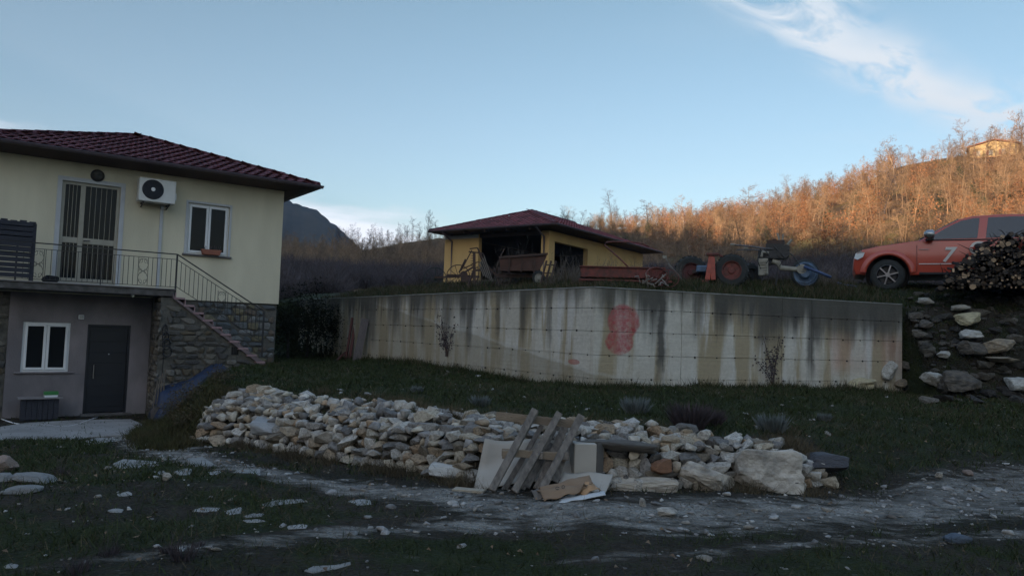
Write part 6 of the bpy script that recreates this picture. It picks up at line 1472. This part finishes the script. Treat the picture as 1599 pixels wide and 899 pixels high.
for px_, py_, w, h, m_, ry, lb in [(1512, 498, .62, .26, m_yst, -.18, 'yellowish block, topmost of the three stacked on the dark bank'), (1513, 521, .50, .20, m_wst2, .0, 'white block in the middle of the three stacked on the bank'),
        (1515, 542, .50, .30, m_dst, .02, 'grey brown block at the bottom of the three stacked on the bank'), (1562, 538, .68, .32, m_tst, -.12, 'large tan stone right of the three stacked blocks'),
        (1565, 561, .60, .12, m_tst, .03, 'thin flat slab under the large tan stone'), (1457, 590, .42, .34, m_wst2, .1, 'rounded whitish boulder low on the dark bank'), (1505, 596, .72, .42, m_dst, .0, 'big brown grey boulder at the foot of the bank beside the whitish one'),
        (1592, 598, .50, .28, m_wst2, 0, 'white stone at the right edge of the photo at the bank foot'), (1500, 480, .34, .14, m_wst2, -.1, 'small bluish white stone above the stacked blocks'), (1446, 470, .30, .16, m_wst2, .15, 'pale stone in the grass right above the wall end'),
        (1447, 506, .30, .18, m_dst, .1, 'grey stone half buried right of the concrete wall end'), (1474, 553, .28, .14, m_wst2, .1, 'small grey white stone in the middle of the bank'), (1340, 598, .64, .30, m_yst, -.15, 'jagged cream lump of broken concrete leaning on the wall foot'),
        (1386, 578, .34, .42, m_wst2, .3, 'rough pale rock against the broken corner of the concrete wall'), (1404, 598, .34, .18, m_tst, 0, 'tan rock on the grass at the broken wall corner'), (1545, 449, .45, .15, m_dst, -.2, 'grey flat stone just under the firewood heap')]:
    g = ground(px_, py_+h*30); me = boulder_mesh(int(px_*7+py_) % 97, 5, sub=4, amp=.13, cuts=12); me.materials.append(m_)
    p = at(px_, py_, g.y-.12); o = link('rock', me, None, tuple(p), (0, ry, rnd.uniform(-.2, .2)), (w, min(w, .45), h)); tagt(o, lb, 'rock')

# ------------------------------------------------------------------ pallet, cardboard and boards on the stone wall
pa = at(804, 768, 7.35); pl_ = thing('wooden_pallet', 'broken grey wooden pallet leaning on the stone wall over the cardboard', 'pallet', tuple(pa)); PO = Vector(pa)
m_pal = mat('weathered_pallet_wood', (.25, .22, .19), (.13, .115, .10), scale=5, stretch=(5, 5, 1.4), bump=.6, bscale=30, contrast=1.4)
m_pal2 = mat('newer_pallet_wood', (.30, .235, .165), (.20, .155, .11), scale=5, stretch=(1.4, 5, 5), bump=.4, bscale=30)
def P3(px_, py_, Y): return at(px_, py_, Y)-PO
def plank(name, a, b, w, h, m, parent=pl_, up=(0, -1, .4), j=.006):
    q = MB(); q.bar(a, b, w, h, up=up, j=j); return q.build(name, m, parent, bevel=.004)
for (tx, ty, bx_, by_) in ((836, 640, 767, 765), (873, 645, 803, 769), (907, 649, 846, 764)):
    plank('runner', P3(tx, ty, 7.64), P3(bx_, by_, 7.22), .070, .075, m_pal)
for (tx, ty, bx_, by_, w) in ((846, 664, 786, 766, .05), (868, 660, 812, 762, .09), (885, 660, 838, 764, .075), (898, 662, 866, 752, .07), (858, 690, 822, 760, .08)):
    plank('deck_board', P3(tx, ty, 7.74), P3(bx_, by_, 7.36), w, .022, m_pal)
plank('cross_board', P3(774, 649, 7.69), P3(897, 662, 7.72), .030, .085, m_pal2, up=(0, 0, 1)); plank('cross_board', P3(784, 706, 7.45), P3(884, 713, 7.48), .030, .075, m_pal2, up=(0, 0, 1))
for px_, py_ in ((789, 708), (842, 710), (882, 710)): 
    q = MB(); c = P3(px_, py_, 7.44); q.box(c, (.07, .10, .08), None, .006); q.build('block', m_pal2 if px_ < 800 else m_pal, pl_, bevel=.005)
m_card = mat('beige_cardboard', (.40, .37, .325), (.34, .315, .275), scale=2.5, bump=.15, bscale=8, rough=.9)
m_cardb = mat('brown_cardboard', (.27, .185, .12), (.19, .13, .085), scale=3, bump=.2, bscale=8, rough=.9)
m_cardd = mat('dark_cardboard', (.14, .12, .105), (.10, .09, .08), bump=.1)
def sheet(name, TL, TR_, BR_, BL, m, label, cat, wav=.02, nx_=14, ny_=10, th=.006, curl=0, cx=0):
    a, b, c, d = [Vector(v) for v in (TL, TR_, BR_, BL)]; o0 = (a+b+c+d)/4; V_ = []
    for i in range(nx_+1):
        for j in range(ny_+1):
            u, v = i/nx_, j/ny_; p = a.lerp(b, u).lerp(d.lerp(c, u), v); n = (b-a).cross(d-a).normalized()
            V_.append(p-o0+n*(wav*mnoise.noise(Vector((u*3+cx, v*3, cx))) + curl*math.sin(v*math.pi) + .4*wav*math.sin(u*7+v*2)))
    F_ = [(i*(ny_+1)+j, (i+1)*(ny_+1)+j, (i+1)*(ny_+1)+j+1, i*(ny_+1)+j+1) for i in range(nx_) for j in range(ny_)]
    me = mesh_np(name, V_, F_, m, True); o = link(name, me, None, tuple(o0)); md = o.modifiers.new('thick', 'SOLIDIFY'); md.thickness = th
    return tagt(o, label, cat) if label else o
sheet('cardboard_sheet', at(757, 684, 7.76), at(916, 690, 7.84), at(900, 744, 7.54), at(739, 765, 7.44), m_card, 'large beige sheet of cardboard standing behind the pallet', 'cardboard', .06, curl=.05)
sheet('cardboard_flap', at(880, 737, 7.50), at(958, 740, 7.46), at(946, 768, 7.22), at(868, 762, 7.28), m_card, 'flat beige cardboard flap under the brown box right of the pallet', 'cardboard', .02, cx=3)
cbx = thing('cardboard_box', 'beige box with a dark side standing between the pallet and the grey log', 'box', tuple(at(908, 739, 7.62)), .12)
q = MB(); q.bx(-.10, .13, -.10, .12, 0, .315); q.build('carton', m_card, cbx, bevel=.006); q = MB(); q.add([(.132, -.10, .0), (.132, -.10, .31), (.235, .03, .325), (.235, .03, .005)], [(0, 1, 2, 3)]); q.v += [(x, y+.008, z) for x, y, z in q.v]; q.f = [(0, 1, 2, 3), (7, 6, 5, 4), (0, 4, 5, 1), (1, 5, 6, 2), (2, 6, 7, 3), (3, 7, 4, 0)]; q.build('side_flap', m_cardd, cbx)
cr_ = thing('crumpled_carton', 'crushed brown carton lying open on the ground in front of the pallet', 'carton', tuple(at(885, 778, 7.05)))
CO = Vector(cr_.location); gz = hz(CO.x, CO.y)
def crump(name, pts_, m, seed=0, lift=0):
    """folded card panel through four corners, bent and wrinkled"""
    a, b, c, d = [Vector(p)-CO for p in pts_]; V_ = []; n1, n2 = 12, 6
    for i in range(n1+1):
        for j in range(n2+1):
            u, v = i/n1, j/n2; p = a.lerp(b, u).lerp(d.lerp(c, u), v); V_.append(p+Vector((0, 0, .035*mnoise.noise(Vector((u*4+seed, v*3, seed)))+.03*math.sin(v*3.14))))
    me = mesh_np(name, V_, [(i*(n2+1)+j, (i+1)*(n2+1)+j, (i+1)*(n2+1)+j+1, i*(n2+1)+j+1) for i in range(n1) for j in range(n2)], m); o = link(name, me, cr_); md = o.modifiers.new('thick', 'SOLIDIFY'); md.thickness = .006; return o
crump('upper_panel', (at(840, 762, 7.12), at(915, 744, 7.30), at(926, 754, 7.14), at(846, 776, 7.02)), m_cardb, 1)
crump('front_panel', (at(838, 766, 7.06), at(918, 757, 7.08), at(905, 768, 6.96), at(850, 783, 6.90)), m_cardb, 5)
crump('side_panel', (at(920, 750, 7.22), at(938, 766, 7.12), at(912, 774, 6.98), at(900, 770, 7.04)), mat('orange_cardboard', (.42, .25, .13), (.32, .19, .10), bump=.1), 9)
crump('inner_panel', (at(828, 768, 7.14), at(848, 760, 7.16), at(858, 772, 7.0), at(836, 782, 6.98)), m_cardd, 12)
q = MB(); o_ = [at(870, 764, 7.0)-CO, at(879, 762, 7.0)-CO]; q.tube([o_[0]+Vector((.01*math.cos(t)*1.8, -.03, .02+.012*math.sin(t))) for t in np.linspace(.5, 5.5, 8)], .003, 4); q.tube([o_[1]+Vector((.012*math.cos(t), -.03, .02+.016*math.sin(t))) for t in np.linspace(0, 6.2, 9)], .003, 4); q.build('printed_mark', m_engb, cr_, kind='stuff')
sheet('white_sheet', at(846, 780, 6.98), at(944, 766, 7.12), at(946, 772, 6.98), at(872, 787, 6.82), mat('white_card', (.52, .53, .53), (.42, .43, .43), bump=.1), 'white sheet lying under the crushed brown carton', 'sheet', .015, cx=6)
bd = thing('short_board', 'short pale board lying at the foot of the cardboard, left of the pallet', 'board', tuple(at(736, 768, 7.30))); q = MB(); q.bar(at(709, 764, 7.34)-Vector(bd.location), at(757, 768, 7.26)-Vector(bd.location), .10, .045, j=.008); q.build('plank', mat('pale_board', (.42, .37, .29), (.30, .26, .20), stretch=(1, 5, 5), bump=.3), bd, bevel=.004)
# boards leaning at the far left of the concrete wall
g = ground(558, 561); g -= Vector((g.x, g.y, 0)).normalized()*.9; g.z = hz(g.x, g.y); b1 = thing('leaning_board', 'wide grey board leaning upright on the left end of the concrete wall', 'board', tuple(g), face_rz(g)); q = MB(); q.bar((-.04, -.12, -.05), (.17, .02, 1.26), .22, .035, up=(0, 1, 0)); q.build('plank', mat('grey_old_board', (.16, .14, .14), (.09, .08, .08), stretch=(5, 5, 1), bump=.3), b1)
g = ground(540, 558); g -= Vector((g.x, g.y, 0)).normalized()*.9; g.z = hz(g.x, g.y); b2 = thing('leaning_door_frame', 'narrow reddish wooden frame leaning on the wall behind the grey board', 'frame', tuple(g), face_rz(g))
m_rdw = mat('reddish_wood', (.13, .045, .038), (.08, .035, .032), stretch=(5, 5, 1), bump=.2)
q = MB(); q.bar((0, 0, 0), (.14, .28, 1.30), .06, .05); q.build('stile', m_rdw, b2); q = MB(); q.bar((.17, .26, 1.27), (.36, .27, 1.24), .05, .05); q.build('rail', m_oldw, b2); q = MB(); q.bar((-.28, .05, .0), (-.02, .15, .26), .10, .04); q.build('offcut', m_rdw, b2); q = MB(); q.bar((.10, -.06, .0), (.24, .28, 1.20), .09, .03); q.build('stile', m_rdw, b2)
# long thin stick standing against the wall
g = ground(860, 590); sk = thing('wall_stick', 'thin pale stick standing against the concrete wall left of the red paint', 'stick', tuple(g)); q = MB(); top = at(867, 478, g.y+.03)-Vector(sk.location); q.tube([(0, -.05, -.05), (.04, -.04, .45), tuple(top+Vector((0, -.03, 0)))], [.012, .009, .005], 5); q.build('cane', m_oldw, sk)

# ------------------------------------------------------------------ plants
def plant(name, meshes, px_, py_, sc, label, cat='shrub', Y=None, group=None):
    g = ground(px_, py_); t = thing(name, label, cat, (g.x, g.y, g.z-.02), rnd.uniform(0, 6), group)
    for nm, me in meshes: o = link(nm, me, t, scale=(sc, sc, sc))
    return t
m_lav = mat('lavender_grey', (.14, .16, .165), (.09, .11, .10), bump=0, rv=.3, island=True)
m_pur = mat('purple_brown', (.060, .045, .050), (.04, .032, .035), bump=0, rv=.3, island=True)
def tuft(seed, m, n=420, h=.28, w=.012, spread=.6, name='foliage'):
    r = np.random.RandomState(seed); a = r.rand(n)*6.283; b = r.rand(n)**.6*h*.45; P = np.stack([np.cos(a)*b, np.sin(a)*b, np.zeros(n)], 1)
    D = np.stack([np.cos(a)*spread*(.3+r.rand(n)), np.sin(a)*spread*(.3+r.rand(n)), .6+r.rand(n)], 1); D /= np.linalg.norm(D, axis=1)[:, None]; T = P+D*h*(.6+.5*r.rand(n))[:, None]; Wv = r.randn(n, 3)*w
    return mesh_np(name, np.stack([P-Wv, P+Wv, T], 1).reshape(-1, 3), np.arange(n*3).reshape(-1, 3), m)
LV = [tuft(i, m_lav, 520, .26) for i in range(3)]; PV = tuft(9, m_pur, 700, .34)
WS = MB().tube([(0, 0, -.05), (0, 0, .1)], .012, 5).mesh('stem'); WS.materials.append(m_rusty)
for px_, py_, s_, lb in [(750, 634, .7, 'small silvery lavender tuft behind the wall, left of the pallet'), (991, 646, 1.0, 'wide silvery lavender tuft on the lawn right of the pallet'), (1206, 673, .95, 'bluish lavender tuft above the squarish cream boulder'), (1288, 556+100, .5, 'faint grey tuft in the lawn right of the lavender tufts'), (652, 612, .5, 'dim grey tuft in the left part of the lawn')]:
    plant('lavender', [('foliage', LV[int(px_) % 3]), ('stem', WS)], px_, py_, s_, lb)
plant('shrub', [('foliage', PV), ('stem', WS)], 1078, 668, 1.0, 'dark purplish low shrub behind the stone wall above the big boulders'); plant('shrub', [('foliage', PV), ('stem', WS)], 1110, 664, .7, 'smaller dark purplish shrub right beside the larger one')
plant('shrub', [('foliage', tuft(31, gm, 300, .22)), ('stem', WS)], 648, 652, .6, 'small green weed sprouting between the wall stones')
# dead climber and weeds on the wall
def climber(px_, base, top, wdt, label, pale, seed, white=0):
    r = random.Random(seed); g = ground(px_, base); t = thing('dead_climber', label, 'climber', tuple(g)); y0 = g.y-.04; q = MB(); lv = MB(); o_ = Vector(t.location)
    s_, a_ = sd(np.array([g.x]), np.array([g.y]), RET)
    tt = wpt(0)[1] if 0 else None
    def onwall(px2, py2):      # on the wall face, a little proud
        d = RM @ Vector(((px2-799.5)/FPX, -(py2-449.5)/FPX, -1)); best = None
        for p_, q_ in ((WC, WB), (WB, WA)):
            ex_, ey_ = q_[0]-p_[0], q_[1]-p_[1]; L_ = math.hypot(ex_, ey_); nx_, ny_ = ey_/L_, -ex_/L_
            k = (nx_*p_[0]+ny_*p_[1]+.05)/(nx_*d.x+ny_*d.y); X_, Y_ = d.x*k, d.y*k; u = ((X_-p_[0])*ex_+(Y_-p_[1])*ey_)/L_/L_
            if -.01 <= u <= 1.01: best = Vector((X_, Y_, 1.6+d.z*k))
        return best or Vector((d.x/d.y*y0, y0, 1.6+d.z/d.y*y0))
    for k in range(7):
        x1 = px_+r.uniform(-wdt, wdt); y1 = top+r.uniform(0, (base-top)*.5); pts = [onwall(px_+(x1-px_)*f**1.3+r.uniform(-2, 2), base+(y1-base)*f)-o_ for f in np.linspace(0, 1, 6)]; q.tube(pts, [.010, .009, .008, .006, .005, .003], 4)
        for _ in range(26):
            f = r.uniform(.25, 1); c = onwall(px_+(x1-px_)*f**1.3+r.gauss(0, 5), base+(y1-base)*f+r.gauss(0, 5))-o_; c.y -= r.uniform(0, .06); a = Vector((r.gauss(0, 1), r.gauss(0, .4), r.gauss(0, 1))).normalized()*r.uniform(.012, .03); b = Vector((a.z, 0, -a.x))*.7
            lv.add([c-a, c+b, c+a, c-b], [(0, 1, 2, 3)])
    q.build('stems', m_rusty if not pale else m_oldw, t, fix=False); lv.build('dry_leaves', m_pur if not pale else mat('pale_dead_leaf', (.20, .17, .14), (.06, .05, .05), bump=0, scale=30), t, fix=False)
climber(697, 556, 486, 16, 'dead climbing plant with pale seed heads on the left half of the concrete wall', False, 3)
climber(1207, 601, 520, 30, 'straggly dead climber with thin stakes on the right half of the concrete wall', False, 8)
g = ground(1207, 602); sk = thing('support_stakes', 'two thin stakes crossed beside the straggly climber on the wall', 'stakes', tuple(g)); q = MB(); q.tube([(-.08, -.12, -.05), tuple(at(1226, 500, g.y+.1)-g)], [.010, .007], 5); q.tube([(-.35, -.15, -.05), tuple(at(1224, 545, g.y+.0)-g)], .008, 5); q.tube([tuple(at(1222, 502, g.y+.08)-g), tuple(at(1234, 504, g.y+.08)-g), tuple(at(1230, 512, g.y+.08)-g)], .006, 4); q.build('cane', mat('pale_cane', (.33, .31, .28), (.22, .20, .18), bump=0), sk)
# dark bushes filling the gap by the house corner and on the terrace edge
m_dk = mat('dark_evergreen_leaf', (.012, .015, .009), (.018, .020, .011), bump=0, rv=.4, island=True, spec=.03, rough=1)
DK = [leafy(70+i, 2.2, 2.0, 5200, .035, m_dk, 'foliage', .2) for i in range(3)]
DS = MB().tube([(0, 0, -.2), (.05, .02, .9)], [.05, .03], 6).mesh('trunk'); DS.materials.append(m_black)
for i, (px_, Y_, s_, lb) in enumerate([(455, 21.6, .85, 'dark evergreen bush close to the house corner'), (484, 23.0, 1.05, 'tallest dark evergreen bush between the house and the concrete wall'), (530, 23.6, .85, 'dark evergreen bush next to the leaning boards')]):
    a_ = math.atan((px_-800)/1150); x_ = Y_*math.tan(a_); t = thing('evergreen_bush', lb, 'bush', (x_, Y_, .55), rnd.uniform(0, 6)); link('foliage', DK[i], t, scale=(s_, s_, s_*.95)); link('trunk', DS, t)
# bare shrubs standing among the machines
BS = [bush(80+i, 1.1, 70, .014, None, .35, 'twigs') for i in range(3)]; m_bs = mat('pale_dry_stems', (.15, .125, .10), (.09, .075, .062), bump=0)
for b_ in BS: b_.materials.append(m_bs)
for px_, py_, s_, lb in [(878, 446, .95, 'dense bare bush in front of the garage side opening'), (895, 446, .8, 'bare bush at the foot of the garage right of the column'), (905, 447, .6, 'low bare bush left of the seed drill'), (812, 446, 1.25, 'tall bare shrub rising behind the rusty hopper cart'), (784, 447, .9, 'bare shrub behind the left end of the rusty cart'), (1300, 449, .75, 'pale dry stalks right of the blue tow bar'), (1308, 451, .6, 'short dry stalks in front of the pale ones'),
                         (745, 450, .45, 'dry grass clump between the mower and the cart'), (1060, 443, .6, 'bare scrub behind the leaning plank'), (1340, 452, .5, 'dry weeds at the nose of the red car'), (862, 452, .5, 'dry weeds at the terrace edge below the garage column'), (950, 441, .75, 'thin bare stems rising behind the seed drill'), (1000, 441, .65, 'bare stems behind the right end of the seed drill')]:
    g = ground(px_, py_); t = thing('bare_bush', lb, 'bush', tuple(g+Vector((0, .3, 0))), rnd.uniform(0, 6)); link('twigs', BS[int(px_) % 3], t, scale=(s_*.8, s_*.8, s_)); link('root_stock', WS, t)
# dark weeds in the foreground
FW = [bush(90+i, .42, 16, .006, m_pur, .3, 'stalks') for i in range(3)]; HD = tuft(93, m_pur, 70, .14, .005)
for px_, py_, s_, lb in [(285, 872, 1.0, 'tall dark dry weed in the middle of the front grass'), (262, 862, .6, 'shorter dark weed left of the tall dry weed'), (170, 866, .7, 'dark dry weed near the left front of the grass'), (120, 893, .8, 'brownish weed at the bottom left edge'), (310, 852, .5, 'small dark weed behind the tall dry weed'), (96, 742, .9, 'dark twiggy weed right of the grey rocks'), (24, 700, .6, 'dark weed at the edge of the concrete apron')]:
    plant('dry_weed', [('stalks', FW[int(px_) % 3]), ('seed_heads', HD)], px_, py_, s_, lb, 'weed')
# small brambles over the bank left of the stone wall
m_br = mat('bramble_leaf', (.050, .055, .022), (.085, .050, .028), bump=0, rv=.4, island=True)
BRM = [leafy(120+i, .7, 1.0, 1500, .022, m_br, 'foliage', .1) for i in range(3)]
for i, (px_, py_, s_) in enumerate([(300, 640, .8), (272, 655, .7), (318, 612, .7), (345, 602, .6), (290, 672, .6), (262, 618, .6), (312, 590, .7)]):
    plant('bramble', [('foliage', BRM[i % 3]), ('stem', WS)], px_, py_, s_, ['bramble clump at the left end of the stone wall', 'bramble clump below the blue tarpaulin', 'bramble growing over the bank above the wall end', 'low bramble on the bank behind the wall end', 'lowest bramble clump beside the concrete apron', 'bramble against the blue tarpaulin edge', 'bramble below the stair foot'][i], 'bramble')

# ------------------------------------------------------------------ air
hzb = MB(); hzb.bx(-1500, 1500, -460, 1050, -42, 275); hm = bpy.data.materials.new('haze'); hm.use_nodes = True; n_ = hm.node_tree.nodes; n_.clear()
vo_ = n_.new('ShaderNodeVolumePrincipled'); vo_.inputs['Color'].default_value = (.62, .75, 1, 1); vo_.inputs['Density'].default_value = .00026; vo_.inputs['Anisotropy'].default_value = .2
ou = n_.new('ShaderNodeOutputMaterial'); hm.node_tree.links.new(vo_.outputs[0], ou.inputs['Volume'])
hzb.build('haze', hm, None, kind='stuff')
